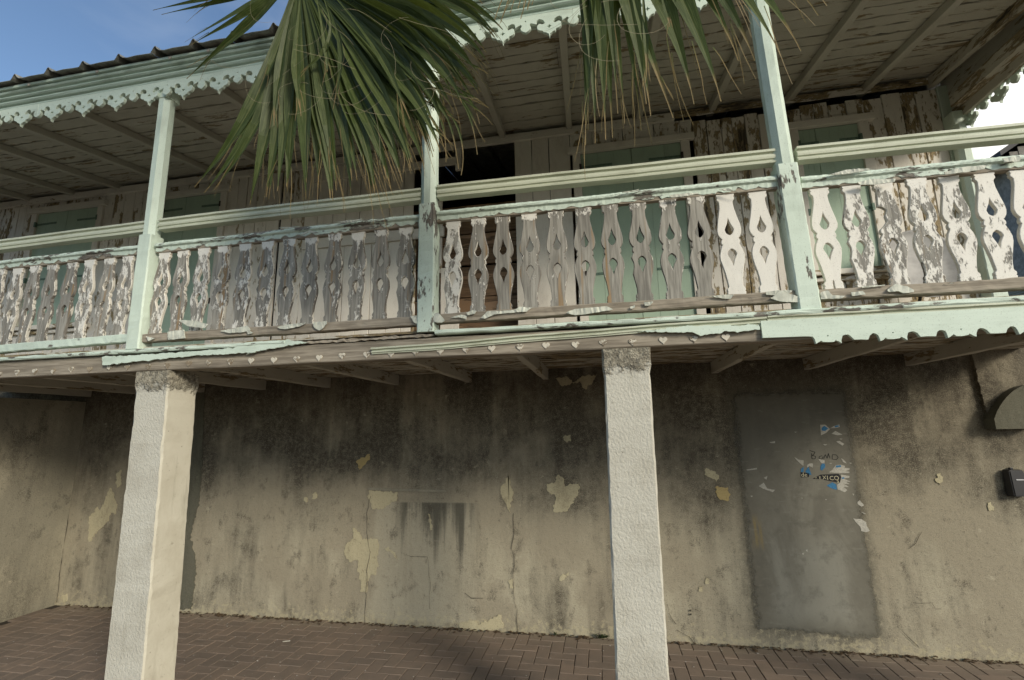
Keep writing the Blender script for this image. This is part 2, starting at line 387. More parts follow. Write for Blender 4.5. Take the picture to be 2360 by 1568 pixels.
def slab_poly(name, pts, nrm, t_, mat, parent, amt=None, rough=0, curl=0):
    """a polygon in the world (list of points) given a thickness along -nrm"""
    nrm = Vector(nrm); pts = [Vector(p) for p in pts]
    if rough:
        q = []
        for i, p in enumerate(pts):
            b2 = pts[(i + 1) % len(pts)]; L = (b2 - p).length; k = max(1, int(L / .011))
            d = (b2 - p).cross(nrm).normalized() if L > 1e-6 else Vector()
            for j in range(k):
                c_ = p.lerp(b2, j / k); q.append(c_ + d * rough * (2.6 * mnoise.noise(c_ * 26) + 1.8 * mnoise.noise(c_ * 70 + Vector((3, 1, 2))) + R.uniform(-.4, .4)))
        pts = q
    k = len(pts); c = sum(pts, Vector()) / k
    V = []
    for p in pts: V.append(p + nrm * (curl * R.uniform(.2, 1)))
    V += [p - nrm * t_ for p in pts]
    F = [tuple(range(k)), tuple(reversed(range(k, 2 * k)))] + [(i, i + k, (i + 1) % k + k, (i + 1) % k) for i in range(k)]
    me = mesh(name, V, F, mat, parent, amt=amt)
    bm = bmesh.new(); bm.from_mesh(me.data); bmesh.ops.triangulate(bm, faces=[f for f in bm.faces if len(f.verts) > 4]); bmesh.ops.recalc_face_normals(bm, faces=bm.faces); bm.to_mesh(me.data); bm.free()
    return me
def box(name, lo, hi, mat, parent=None, bev=0, amt=None):
    x0, y0, z0 = lo; x1, y1, z1 = hi
    V = [(x, y, z) for x in (x0, x1) for y in (y0, y1) for z in (z0, z1)]
    F = [(0, 1, 3, 2), (4, 6, 7, 5), (0, 4, 5, 1), (2, 3, 7, 6), (0, 2, 6, 4), (1, 5, 7, 3)]
    o = mesh(name, V, F, mat, parent, amt=amt)
    bm = bmesh.new(); bm.from_mesh(o.data); bmesh.ops.recalc_face_normals(bm, faces=bm.faces)
    if bev: bmesh.ops.bevel(bm, geom=bm.edges[:], offset=bev, segments=2, affect='EDGES', profile=.6)
    bm.to_mesh(o.data); bm.free(); return o
def cut_mesh(name, outline, holes, t_, bev, mats):
    """flat fretwork: 2D outline with holes, t_ thick, standing in the XZ plane with its front to -Y; material 1 on the cut edges"""
    cu = bpy.data.curves.new(name, 'CURVE'); cu.dimensions = '2D'; cu.fill_mode = 'BOTH'; cu.extrude = t_ / 2 - bev; cu.bevel_depth = bev; cu.bevel_resolution = 0; cu.offset = -bev
    for ring in [outline] + holes:
        sp = cu.splines.new('POLY'); sp.points.add(len(ring) - 1)
        for p, q in zip(sp.points, ring): p.co = (q[0], q[1], 0, 1)
        sp.use_cyclic_u = True
    o = bpy.data.objects.new(name + '_tmp', cu); col.objects.link(o)
    dg = bpy.context.evaluated_depsgraph_get(); dg.update()
    me = bpy.data.meshes.new_from_object(o.evaluated_get(dg), depsgraph=dg)
    bpy.data.objects.remove(o); bpy.data.curves.remove(cu)
    me.name = name; me.materials.clear()
    for m_ in mats: me.materials.append(m_)
    me.transform(Matrix.Rotation(rad(90), 4, 'X'))
    bm = bmesh.new(); bm.from_mesh(me); bmesh.ops.remove_doubles(bm, verts=bm.verts[:], dist=1e-5); bmesh.ops.recalc_face_normals(bm, faces=bm.faces); bm.to_mesh(me); bm.free()
    me.polygons.foreach_set('material_index', [0 if abs(p.normal.y) > .9 else min(1, len(mats) - 1) for p in me.polygons]); me.polygons.foreach_set('use_smooth', [False] * len(me.polygons))
    return me
def inst(name, me, loc, parent, amt=None, rz=0, sc=None):
    o = bpy.data.objects.new(name, me); place(o, loc, parent); o.rotation_euler.z = rz
    if sc: o.scale = sc
    if amt is not None: o.color = (amt, 1, 1, 1)
    return o
X_, Y_, Z_ = Vector((1, 0, 0)), Vector((0, 1, 0)), Vector((0, 0, 1))
def crop(x0, y0, s, Y=None):
    """points read off an enlarged piece of the photograph -> world points on the plane y = Y"""
    return lambda pts, y=Y: [at((x0 + a / s) / 1.0593, (y0 + b / s) / 1.0593, y) for a, b in pts]

# ------------------------------------------------------------------ pavement of herringbone bricks
pave = tag(mesh('pavement', [(-400, -400, -.014), (400, -400, -.014), (400, 400, -.014), (-400, 400, -.014)], [(0, 1, 2, 3)], M_grout), kind='structure')
BW = .1062
def brick_mesh(seed, horiz):
    rr = random.Random(seed); L, W_ = (2 * BW - .005), (BW - .005)
    if not horiz: L, W_ = W_, L
    V = []; F = []
    c = .0026
    for z, i_ in ((-.04, 0), (-.004, 0), (0, c)):
        for sx, sy in ((-1, -1), (1, -1), (1, 1), (-1, 1)):
            V.append((sx * (L / 2 - i_) + rr.uniform(-.0008, .0008), sy * (W_ / 2 - i_) + rr.uniform(-.0008, .0008), z + (rr.uniform(-.0012, .0012) if z == 0 else 0)))
    for r_ in (0, 4):
        for j in range(4): F.append((r_ + j, r_ + (j + 1) % 4, r_ + 4 + (j + 1) % 4, r_ + 4 + j))
    F.append((8, 9, 10, 11)); return V, F
BM = {h: [brick_mesh(s + (50 if h else 0), h) for s in range(4)] for h in (True, False)}
cells = []
for i in range(-62, 60):
    for j in range(-14, 44):
        k = (i - j) % 4
        if k == 0: cx, cy, hz = (i + 1) * BW, (j + .5) * BW, True
        elif k == 3: cx, cy, hz = (i + .5) * BW, (j + 1) * BW, False
        else: continue
        cx += .003; cy += .02
        if cx < -6.2 or cx > 5.6 or cy > YW - .02: continue
        if cx < XL + .06: continue
        v = Vector((cx, cy, -CAMZ)); d = v.dot(FW); big = 0
        if d > .2:
            px = 1180 + FPX * v.dot(RI) / d; py = 784 - FPX * v.dot(UP) / d
            if -30 < px < 2390 and py < 1600: big = 1 / (v.length ** 3)
        cells.append((big, cx, cy, hz))
cells.sort(key=lambda c: -c[0])
bmeshes = {}
for h in (True, False):
    for q, (V, F) in enumerate(BM[h]):
        me = bpy.data.meshes.new('brick'); me.from_pydata(V, [], F); me.materials.append(M_brick); me.update(); bmeshes[h, q] = me
rest = []
for idx, (big, cx, cy, hz) in enumerate(cells):
    z = R.uniform(-.0018, .0004); q = R.randint(0, 3)
    if idx < 300 and big > 0:
        o = inst('brick', bmeshes[hz, q], (cx, cy, z), pave); o.rotation_euler = (R.uniform(-.003, .003), R.uniform(-.003, .003), R.uniform(-.008, .008))
    else: rest.append((cx, cy, z, hz, q))
V = []; F = []; T = []
for cx, cy, z, hz, q in rest:
    b0 = len(V); v, f = BM[hz][q]; t_ = R.random()
    V += [(a + cx, b + cy, c + z) for a, b, c in v]; F += [tuple(x + b0 for x in ff) for ff in f]; T += [t_] * len(v)
tag(mesh('brick', V, F, M_brick, pave, attrs={'tint': T}), kind='stuff')

# ------------------------------------------------------------------ the house
house = tag(empty('balcony_house', (-1.5, YW, 0)), 'weathered two storey house with mint green timber balcony over a stained plaster ground floor', 'house')

# street wall: front face with a slightly uneven surface
V = []; F = []; nx, nz_ = 120, 26; x0, x1, z0, z1 = -8.6, 3.66, -.05, 2.42
for j in range(nz_ + 1):
    for i in range(nx + 1):
        x = x0 + (x1 - x0) * i / nx; z = z0 + (z1 - z0) * j / nz_
        V.append((x, YW + .002 * mnoise.noise(Vector((x * 1.3, 3.1, z * 1.7))), z))
for j in range(nz_):
    for i in range(nx): a = j * (nx + 1) + i; F.append((a, a + 1, a + nx + 2, a + nx + 1))
b0 = len(V); V += [(x0, YW + .32, z0), (x1, YW + .32, z0), (x1, YW + .32, z1), (x0, YW + .32, z1)]
tl = nz_ * (nx + 1); cor = (0, nx, tl + nx, tl)
F += [(cor[1], b0 + 1, b0 + 2, cor[2]), (b0, cor[0], cor[3], b0 + 3), (cor[3], cor[2], b0 + 2, b0 + 3), (b0 + 1, b0, b0 + 3, b0 + 2)]
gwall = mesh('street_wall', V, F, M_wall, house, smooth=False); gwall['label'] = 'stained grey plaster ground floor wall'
c2 = crop(400, 850, 1.9333, YW - .0065); c3 = crop(1200, 800, 1.8217, YW - .0065); c1 = crop(0, 850, 1.9329, YW - .0065); c4 = crop(1700, 800, 1.821, YW - .0065)
def patch(pts, mat=M_patch, t_=.012): slab_poly('plaster_patch', pts, -Y_, t_, mat, gwall, rough=.007)
patch(c2([(890, 850), (925, 870), (935, 905), (960, 900), (1000, 905), (1018, 945), (1005, 985), (1012, 1030), (1000, 1065), (975, 1065), (965, 1100), (955, 1155), (930, 1150), (930, 1110), (915, 1050), (915, 1000), (870, 1010), (850, 960), (855, 930), (895, 895)]))
patch(c2([(968, 672), (1010, 676), (1105, 684), (1100, 715), (1060, 735), (1030, 760), (985, 760), (965, 715)]))
patch(c2([(1590, 650), (1615, 630), (1630, 600), (1640, 650), (1648, 690), (1635, 740), (1632, 780), (1615, 735), (1595, 715)]))
patch(c2([(905, 535), (940, 515), (970, 500), (972, 525), (940, 560), (920, 575)]), M_patchy)
patch(c2([(1395, 1300), (1440, 1285), (1470, 1290), (1480, 1310), (1540, 1280), (1590, 1260), (1600, 1320), (1540, 1345), (1450, 1335), (1395, 1330)]))
patch(c2([(1622, 1098), (1646, 1090), (1650, 1130), (1635, 1132)]))
patch(c2([(1248, 780), (1256, 785), (1266, 862), (1258, 860)]))
patch(c2([(660, 720), (672, 705), (678, 722), (668, 735)])); patch(c2([(698, 690), (716, 682), (722, 708), (702, 712)]))
patch(c2([(1040, 945), (1060, 940), (1110, 1000), (1090, 990)]))
patch(c3([(245, 700), (280, 690), (295, 655), (320, 665), (325, 705), (392, 697), (385, 745), (345, 800), (325, 825), (280, 820), (285, 740), (255, 740)]))
patch(c3([(285, 225), (340, 218), (360, 245), (400, 218), (470, 208), (440, 250), (415, 280), (395, 240), (330, 255), (310, 262)]))
patch(c3([(315, 490), (350, 478), (352, 505), (330, 515)])); patch(c3([(945, 625), (990, 640), (1015, 660), (1000, 685), (950, 655)]))
patch(c3([(995, 710), (1055, 712), (1057, 765), (1020, 768), (998, 740)]), M_patchy); patch(c3([(300, 1110), (345, 1090), (335, 1115), (305, 1125)]))
patch(c3([(948, 1120), (962, 1112), (970, 1140), (952, 1142)])); patch(c3([(922, 1155), (938, 1150), (938, 1170), (925, 1174)]))
patch(c1([(520, 660), (535, 690), (550, 740), (545, 780), (520, 780), (510, 820), (480, 850), (445, 880), (425, 915), (412, 910), (420, 860), (420, 800), (455, 755), (470, 765), (490, 740), (500, 700)]))
patch(c1([(548, 590), (568, 575), (570, 640), (550, 660)])); patch(c1([(292, 1170), (314, 1160), (316, 1198), (296, 1200)]))
patch(c4([(1068, 655), (1090, 648), (1100, 672), (1085, 698), (1065, 680)])); patch(c4([(1296, 780), (1316, 775), (1322, 812), (1300, 815)]))
patch(c2([(85, 190), (190, 190), (186, 420), (176, 600), (166, 720), (148, 800), (130, 850), (126, 900), (138, 950), (150, 1010), (150, 1060), (140, 1150), (128, 1230), (60, 1238)]), M_greenband, .010)
# cracks as thin recessed-looking fissures
def fissure(pts, wd=.004):
    V = []; F = []
    for a, b in zip(pts, pts[1:]):
        L = (b - a).length; k = max(1, int(L / .05)); prev = None
        for j in range(k + 1):
            p = a.lerp(b, j / k); p = p + X_ * R.uniform(-.006, .006) + Z_ * R.uniform(-.004, .004); hw = wd * R.uniform(.25, .9) / 2
            d = (b - a).normalized().cross(Y_); q = (p - d * hw, p + d * hw)
            V.extend(q)
            if prev is not None: F.append((prev, prev + 1, prev + 3, prev + 2)); prev += 2
            else: prev = len(V) - 2
    mesh('crack', V, F, M_crack, gwall)
yc = YW - .0090
fissure(c2([(975, 700), (958, 780), (960, 880), (972, 960), (958, 1060), (955, 1160), (945, 1310)], yc), .006)
fissure(c2([(1650, 780), (1650, 880), (1638, 950), (1655, 975), (1648, 1090), (1655, 1190), (1665, 1230), (1672, 1350)], yc), .007)
fissure(c4([(965, 1222), (1000, 1226), (1050, 1222), (1060, 1248), (1090, 1252)], yc), .004); fissure(c4([(915, 1345), (945, 1380), (985, 1420)], yc), .006)
fissure(c4([(1300, 478), (1345, 525), (1380, 555)], yc), .005); fissure(c4([(1005, 905), (975, 958), (945, 985)], yc), .006)
fissure(c2([(1120, 965), (1165, 985), (1240, 985)], yc), .005); fissure(c2([(1420, 1155), (1450, 1180), (1510, 1180)], yc), .008)
fissure(c3([(782, 1230), (800, 1290), (820, 1320), (790, 1270)], yc), .005); fissure(c3([(820, 1345), (880, 1375), (905, 1410)], yc), .008)
fissure(c1([(385, 250), (370, 400), (350, 560), (330, 720), (318, 830), (295, 960), (280, 1080), (268, 1200)], yc), .012)
fissure(c2([(1245, 985), (1255, 1100), (1255, 1230)], yc), .004); fissure(c2([(1470, 150), (1465, 330)], yc), .004)
# old sill line, screw holes
slab_poly('ledge', c2([(965, 660), (1330, 672), (1330, 681), (965, 671)], YW - .014), -Y_, .02, M_side, gwall)
for a, b in ((878, 430), (880, 474)):
    p = at((1500 + a / 4.72) / 1.0593, (1400 + b / 4.72) / 1.0593, YW - .012)
    box('plug_hole', p - Vector((.006, .002, .006)), p + Vector((.006, .004, .006)), M_crack, gwall)
# doorway closed with cement
door_pts = [at(x, y, YW - .005) for x, y in ((1700, 893), (1830, 880), (1960, 880), (1980, 930), (1978, 1080), (1990, 1230), (2012, 1340), (2034, 1465), (1990, 1480), (1900, 1462), (1800, 1450), (1740, 1448), (1728, 1330), (1712, 1180), (1694, 1040), (1682, 930))]
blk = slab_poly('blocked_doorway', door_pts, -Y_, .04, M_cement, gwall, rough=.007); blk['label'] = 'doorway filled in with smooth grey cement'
# plaster hood at the right end
V = []; pr = []
ctr = at(2388, 985, YW); 
hx0, hx1, hz = 3.115, 3.416, 1.745
N_ = 10
for s_, dy in ((0, .12), (1, -.05)):
    for i in range(N_ + 1):
        t = i / N_; x = hx0 + (hx1 - hx0) * t; z = hz + .08 + .27 * math.sin(t * math.pi / 2) ** .8
        V.append((x, YW - dy, z))
    V.append((hx1, YW - dy, hz)); V.append((hx0, YW - dy, hz))
k = N_ + 3
F = [tuple(range(k)), tuple(reversed(range(k, 2 * k)))] + [(i, i + k, (i + 1) % k + k, (i + 1) % k) for i in range(k)]
fixn(mesh('plaster_hood', V, F, M_greenband, gwall))
slab_poly('plaster_bracket', [at(x_, y_, YW - .035) for x_, y_ in ((2238, 806), (2256, 880), (2284, 984), (2400, 984), (2400, 790))], -Y_, .06, M_wall, gwall, rough=.004)

# two rendered pillars (corners read off the photograph; each slightly out of true)
def pillar(front, backs, mats, label):
    """front: bottom-left, bottom-right, top-left, top-right points on the front; depth d"""
    bl, br, tl_, tr_ = front; d = backs
    n = 46; V = []; F = []; rr = random.Random(int(abs(bl.x) * 1000))
    for i in range(n + 1):
        t = i / n; A = bl.lerp(tl_, t); B = br.lerp(tr_, t); s = .012 if t > .955 else 0
        q = [A, B, B + Vector((0, d, 0)), A + Vector((0, d, 0))]
        for kx, p in enumerate(q):
            c_ = (q[0] + q[2]) / 2; p = c_ + (p - c_) * (1 + s * 6)
            for off in ((-1, 1) if True else ()):
                e = q[(kx + off) % 4] - q[kx]; e.normalize()
                V.append(p + e * (.008 + rr.uniform(0, .004) + (rr.uniform(.003, .009) if rr.random() < .05 else 0)) + Vector((rr.uniform(-.002, .002), rr.uniform(-.002, .002), 0)))
    k = 8
    mi = []
    for i in range(n):
        for j in range(k):
            F.append((i * k + j, i * k + (j + 1) % k, (i + 1) * k + (j + 1) % k, (i + 1) * k + j))
            # j: 0 corner A, 1 front, 2 corner B, 3 right, ...
            mi.append(1 if j in (2, 3, 4) else 0)
    F += [tuple(reversed(range(k))), tuple(range(n * k, n * k + k))]; mi += [0, 0]
    o = mesh('pillar', V, F, mats, house, mi=mi, smooth=False); fixn(o); o['label'] = label; return o
def down(pa, pb, z):                               # extend a line to height z
    t = (z - pa.z) / (pb.z - pa.z); return pa.lerp(pb, t)
ZB = 2.262
L0, L1 = at(237, 1568, YF), at(313, 890, YF); M0, M1 = at(328, 1568, YF), at(386, 900, YF)
pillar((down(L0, L1, -.02), down(M0, M1, -.02), down(L0, L1, ZB - .004), down(M0, M1, ZB - .004)), .245, [M_pill, M_pills], 'left cream rendered pillar')
A0, A1 = at(1420, 1568, YF), at(1394, 900, YF); B0, B1 = at(1543, 1568, YF), at(1501, 900, YF)
pillar((down(A0, A1, -.02), down(B0, B1, -.02), down(A0, A1, ZB - .004), down(B0, B1, ZB - .004)), .245, [M_pill, M_pill], 'right pale stippled pillar')
pillar((Vector((3.15, YF, -.02)), Vector((3.42, YF, -.02)), Vector((3.15, YF, ZB - .004)), Vector((3.42, YF, ZB - .004))), .245, [M_pill, M_pills], 'corner pillar at the right end')

# ---------------------------------------------------------------- balcony floor
XB0, XB1 = -8.4, 3.46
balc = empty('balcony_floor', (-1.5, YF, 2.4), house)
bx = rect(.10, .125, .006)
V, F = loft(bx, (XB0, YF + .05, ZB + .0625), (XB1, YF + .05, ZB + .0625), Y_, Z_, 60, .0015, 3)
beam = fixn(mesh('front_beam', V, F, bare('x'), balc, amt=.06)); beam['label'] = 'bare grey front beam with a row of painted hearts'
# hearts
hv = []
for i in range(20):
    t = i / 20 * 2 * math.pi; hv.append((16 * math.sin(t) ** 3 / 32 * .047, (13 * math.cos(t) - 5 * math.cos(2 * t) - 2 * math.cos(3 * t) - math.cos(4 * t)) / 32 * .047))
hme = cut_mesh('heart', hv, [], .006, .001, [M_heart])
k = 0; x = .70
while x > -5.2:
    zz = ZB + .035 + R.uniform(-.004, .004)
    inst('heart', hme, (x + R.uniform(-.006, .006), YF - .0022, zz), balc, amt=R.choice((.40, .55, .65, .36, .5)) * (1 if x > -2.6 else .62)).rotation_euler = (0, R.uniform(-.1, .1), 0)
    x -= .1672
# joists and soffit boards
for i in range(-10, 5):
    x = .26 + .79 * i
    if x > 3.4: continue
    if x > 1.5: x += .02 * (i - 2)
    if x < -6.2: continue
    board('joist', (x, YF + .101, 2.345), (x, YW - .004, 2.347), X_, .058, .105, soffit('y'), balc, 10, .003, amt=.66, c=.004)
y = YF + .11; i = 0
while y < YW - .02:
    wd = R.choice((.088, .10, .112)); wd = min(wd, YW - .004 - y)
    if wd < .02: break
    gp = R.uniform(.006, .012)
    board('soffit_board', (-7.3, y + wd / 2, 2.409 + R.uniform(-.003, .002)), (XB1, y + wd / 2, 2.409 + R.uniform(-.003, .002)), Y_, wd - gp, .02, soffit('x'), balc, 130, .0045, amt=R.uniform(.48, .62), c=.002)
    y += wd
box('floor_deck', (-7.3, YF + .02, 2.424), (XB1, YW - .002, 2.44), soffit('x'), balc, amt=.5)
# nosing strips along the edge
npf = [(-.028, -.014), (.03, -.014), (.03, .014), (-.024, .014), (-.034, .006), (-.034, -.006)]
def strip(name, x0, z0, x1, z1, prof, mat, amt, n=40, jit=.0015, y=YF, wav=0, label=None):
    V, F = loft(prof, (x0, y, z0), (x1, y, z1), Y_, Z_, n, jit, R.randint(0, 9999), wav)
    o = fixn(mesh(name, V, F, mat, balc, amt=amt))
    if label: o['label'] = label
    return o
strip('nosing', XB0, 2.403, -2.05, 2.406, npf, mint('x'), .62, 70, .002, wav=.002)
strip('nosing', -1.0, 2.414, XB1, 2.41, npf, mint('x'), .66, 60, .002, wav=.0015)
strip('splintered_board', -2.04, 2.398, -1.02, 2.404, [(-.01, -.009), (.03, -.009), (.03, .01), (-.006, .008)], bare('x'), .05, 40, .005, label='bare splintered edge board where the nosing is missing')
mpf = [(.0, -.020), (-.012, -.020), (-.012, -.013), (-.02, -.011), (-.02, -.003), (-.013, -.001), (-.013, .006), (-.028, .010), (-.028, .020), (.0, .020)]
strip('grooved_trim', -1.43, 2.318, .92, 2.378, mpf, cream('x'), .70, 40, .001, wav=.003, label='loose grooved trim hanging down at its left end')
strip('grooved_trim', .925, 2.380, XB1, 2.374, mpf, cream('x'), .8, 40, .001)
c5 = crop(0, 450, 3.136, YF - .03); c6 = crop(600, 450, 3.136, YF - .03); c7 = crop(1200, 450, 3.136, YF - .03)
lt = slab_poly('loose_trim', c5([(780, 1322), (1200, 1300), (1700, 1262), (2195, 1190)]) + c6([(480, 1212), (230, 1250), (0, 1300)]) + c5([(1950, 1288), (1500, 1312), (1150, 1346), (780, 1386)]), -Y_, .014, mint('x'), balc, amt=.8, rough=.003); lt['label'] = 'broken strip of mint trim slipping off the beam'
lt = slab_poly('torn_fascia', c7([(1130, 1126), (1500, 1088), (2050, 1078), (2056, 1116), (1900, 1132), (1800, 1130), (1700, 1145), (1600, 1160), (1550, 1140), (1400, 1136)]), -Y_, .014, mint('x'), balc, amt=.82, rough=.003); lt['label'] = 'broken remnant of mint fascia board'
# scalloped fascia, lower edge broken off
ol = [(.888, 2.372)]
bot = [(.888, 2.277), (1.10, 2.274)]
c_ = 1.211
while c_ < 3.4:
    for u, zz in ((-.075, 2.272), (-.068, 2.258), (-.062, 2.229), (-.05, 2.236), (-.036, 2.247), (-.028, 2.238), (0, 2.236), (.028, 2.238), (.034, 2.246), (.048, 2.236), (.060, 2.228), (.062, 2.245), (.070, 2.266), (.083, 2.273), (.098, 2.272), (.112, 2.262), (.122, 2.243), (.155, 2.242), (.19, 2.241), (.20, 2.262), (.214, 2.273), (.228, 2.272), (.24, 2.262)):
        bot.append((c_ + u + R.uniform(-.002, .002), zz + R.uniform(-.002, .002)))
    c_ += .309
bot = [p for i, p in enumerate(bot) if i < 2 or p[0] < 3.44]; bot.append((3.45, 2.245))
ol = bot + [(3.45, 2.372), (.888, 2.372)]
hl = []
c_ = 1.211
while c_ < 3.4: hl.append([(c_ + .004 * math.cos(a * math.pi / 3), 2.271 + .004 * math.sin(a * math.pi / 3)) for a in range(6)]); c_ += .309
fm = cut_mesh('scalloped_fascia', ol, [list(reversed(h)) for h in hl], .02, 0, [mint('x'), mint('z')])
o = inst('scalloped_fascia', fm, (0, YF - .0125, 0), balc, amt=.97); o['label'] = 'mint fascia board with scalloped lower edge at the right'

# ---------------------------------------------------------------- posts
def chamf(w_, c): return rect(w_, w_, c)
def post(xb, xt, zt, amt, parent=house, y=YF + .035, wb=.113, wt=.105, label=None):
    p = empty('balcony_post', (xb, y, 2.42), parent, label)
    V, F = loft(chamf(wb, .008), (xb, y, 2.424), (xb + (xt - xb) * .44, y, 3.30), X_, Y_, 26, .0016, R.randint(0, 999))
    fixn(mesh('post_base', V, F, mint('z'), p, amt=amt[0]))
    V, F = loft(chamf(wt, .03), (xb + (xt - xb) * .44, y, 3.295), (xt, y, zt - .12), X_, Y_, 14, .0008, R.randint(0, 999))
    fixn(mesh('post_shaft', V, F, mint('z'), p, amt=amt[1]))
    V, F = loft(chamf(wt + .012, .006), (xt, y, zt - .13), (xt, y, zt), X_, Y_, 1, 0, 1)
    fixn(mesh('post_head', V, F, mint('z'), p, amt=amt[1]))
    return p
post(-3.285, -3.33, 4.60, (.97, 1.0), label='left balcony post with smooth mint paint')
post(-1.07, -1.077, 4.60, (.72, .88), label='middle balcony post with flaking foot')
post(1.148, 1.115, 4.60, (.70, .86), label='right balcony post with peeling paint')
post(3.36, 3.36, 4.60, (.8, .9)); post(-5.50, -5.52, 4.60, (.9, .95))
post(3.35, 3.35, 4.60, (.86, .9), y=YW - .06, wb=.12, wt=.11, label='mint half post against the house wall at the right corner')

# ---------------------------------------------------------------- railings
def half(zv):
    return zv
prof = [(0, .053), (.014, .056), (.027, .053), (.030, .048), (.034, .053), (.045, .0535), (.052, .046), (.062, .0425), (.10, .046), (.15, .054), (.20, .064), (.235, .071), (.262, .073), (.285, .070), (.30, .063), (.308, .052), (.312, .049), (.318, .056), (.332, .057), (.342, .054), (.346, .049), (.350, .055), (.362, .064), (.385, .071), (.412, .073), (.44, .071), (.48, .063), (.53, .052), (.575, .045), (.598, .044), (.604, .052), (.618, .054), (.630, .051), (.634, .054), (.648, .055), (.656, .052)]
prof = [(a, b) for a, b in prof]
def baluster_mesh(var, chip=None, split=False):
    rr = random.Random(var); H = .656
    # the long bulb is at the top, measured from the top down; flip to z up
    top = [(0, .050), (.013, .056), (.026, .055), (.030, .050), (.036, .055), (.05, .054), (.056, .046), (.066, .0425), (.105, .0445), (.165, .057), (.215, .069), (.248, .0735), (.275, .069), (.296, .056), (.302, .049), (.308, .054), (.318, .0575), (.332, .0565), (.338, .050), (.346, .054), (.372, .066), (.405, .0735), (.435, .0725), (.475, .064), (.52, .0535), (.565, .046), (.60, .043), (.608, .047), (.614, .053), (.628, .054), (.633, .050), (.639, .055), (.656, .053)]
    jl = lambda: rr.uniform(-.0012, .0012)
    right = [(hw + jl(), H - d) for d, hw in top]; left = [(-hw + jl(), H - d) for d, hw in reversed(top)]
    outl = right + left
    if chip == 'upper':                            # a bite out of the upper left bulb
        outl = [p for p in outl if not (p[0] < 0 and .36 < p[1] < .50)]
        k = max(i for i, p in enumerate(outl) if p[0] < 0 and p[1] <= .36)
        outl[k + 1:k + 1] = [(-.030, .372), (-.012, .395), (-.018, .43), (-.004, .468), (-.03, .488), (-.05, .492)]
    if chip == 'edge':
        outl = [(p[0] + (.02 if (p[0] < 0 and .20 < p[1] < .27) else 0), p[1]) for p in outl]
    if split:
        k = [i for i, p in enumerate(outl) if p[1] < .005]
        i0 = k[0]; outl[i0 + 1:i0 + 1] = [(.004, 0), (.003, .05), (.0, .056), (-.003, .05), (-.004, 0)]
    def tear(cy, up, dn, wx):
        pts = [(0, up), (-.35, up * .55), (-.8, up * .18), (-1, -.004 / max(wx, .01) * 0), (-.75, dn * .55), (-.3, dn * .9), (0, dn), (.3, dn * .9), (.75, dn * .55), (1, 0), (.8, up * .18), (.35, up * .55)]
        return [(x * wx + jl(), cy + y + jl()) for x, y in pts]
    holes = []
    if chip != 'upper': holes.append(tear(H - .245, .072, -.036, .0245))
    holes.append([(x, 2 * (H - .402) - y) for x, y in tear(H - .402, .070, -.036, .0255)][::-1])
    return cut_mesh('baluster', [(x * .91, z) for x, z in outl], holes, .023, .0025, [M_bal, M_rim])
BAL = [baluster_mesh(v) for v in range(3)] + [baluster_mesh(3, 'edge')]
BAL_CHIP = baluster_mesh(9, 'upper'); BAL_SPLIT = baluster_mesh(10, split=True)
topbar = [(.03, 0), (-.03, 0), (-.032, .011), (-.022, .015), (-.022, .024), (-.031, .028), (-.033, .040), (-.031, .053), (-.021, .057), (-.021, .066), (-.036, .071), (-.036, .086), (.034, .086)]
hand = [(-.016, 0), (-.022, 0), (-.024, .034), (-.038, .042), (-.040, .052), (-.030, .064), (-.028, .070), (.034, .070), (.034, .036), (-.016, .034)]
botr = rect(.062, .06, .005)
def railing(x0, x1, zt0, zt1, zh0, zh1, zb0, zb1, bals, label, bot_paint=.1, hand_amt=.62):
    r = empty('railing', ((x0 + x1) / 2, YF + .03, zb0), house, label)
    V, F = loft(topbar, (x0, YF + .036, zt0 - .086), (x1, YF + .036, zt1 - .086), Y_, Z_, 30, .0006, R.randint(0, 999), .0012)
    fixn(mesh('top_bar', V, F, cream('x'), r, amt=.80))
    V, F = loft(rect(.036, .03, .003), (x0, YF + .036, zh0 + .014), (x1, YF + .036, zh1 + .014), Y_, Z_, 60, .002, R.randint(0, 999), .001)
    fixn(mesh('rail_batten', V, F, bare('x'), r, amt=.05))
    V, F = loft(hand, (x0, YF + .036, zh0 + .004), (x1, YF + .036, zh1 + .004), Y_, Z_, 130, .0016, R.randint(0, 999), .002, (0, 1), .026)
    fixn(mesh('handrail', V, F, mint('x'), r, amt=hand_amt))
    V, F = loft(botr, (x0, YF + .031, zb0 + .03), (x1, YF + .031, zb1 + .03), Y_, Z_, 60, .0018, R.randint(0, 999), .0015)
    fixn(mesh('bottom_rail', V, F, bare('x') if bot_paint < .5 else mint('x'), r, amt=bot_paint))
    for i, (x, amt, kind) in enumerate(bals):
        t = (x - x0) / (x1 - x0); zb = zb0 + (zb1 - zb0) * t + .06; zh = zh0 + (zh1 - zh0) * t
        me = {'c': BAL_CHIP, 's': BAL_SPLIT}.get(kind) or BAL[R.randint(0, 3) if kind != 'w' else R.randint(0, 2)]
        o = inst('baluster', me, (x, YF + .034 + R.uniform(-.004, .004), zb), r, amt=amt, sc=(1, 1, (zh - zb + .012) / .656))
        o.rotation_euler = (0, R.uniform(-.012, .012), R.uniform(-.02, .02))
        if kind == 'c': o['label'] = 'broken baluster with a bite out of its upper left side'
        if kind == 's': o['label'] = 'white baluster split at its foot'
        if kind == 'w': o['label'] = 'baluster still covered in white paint'
    return r
P0, P1, P2, P3, P4 = -5.50, -3.285, -1.07, 1.148, 3.36
hw_ = .058
b1 = [(x, a, '') for x, a in zip((-5.25, -5.07, -4.89, -4.72, -4.54, -4.37, -4.20, -4.02, -3.835, -3.655, -3.485), (.35, .3, .38, .30, .38, .28, .2, .2, .42, .32, .38))]
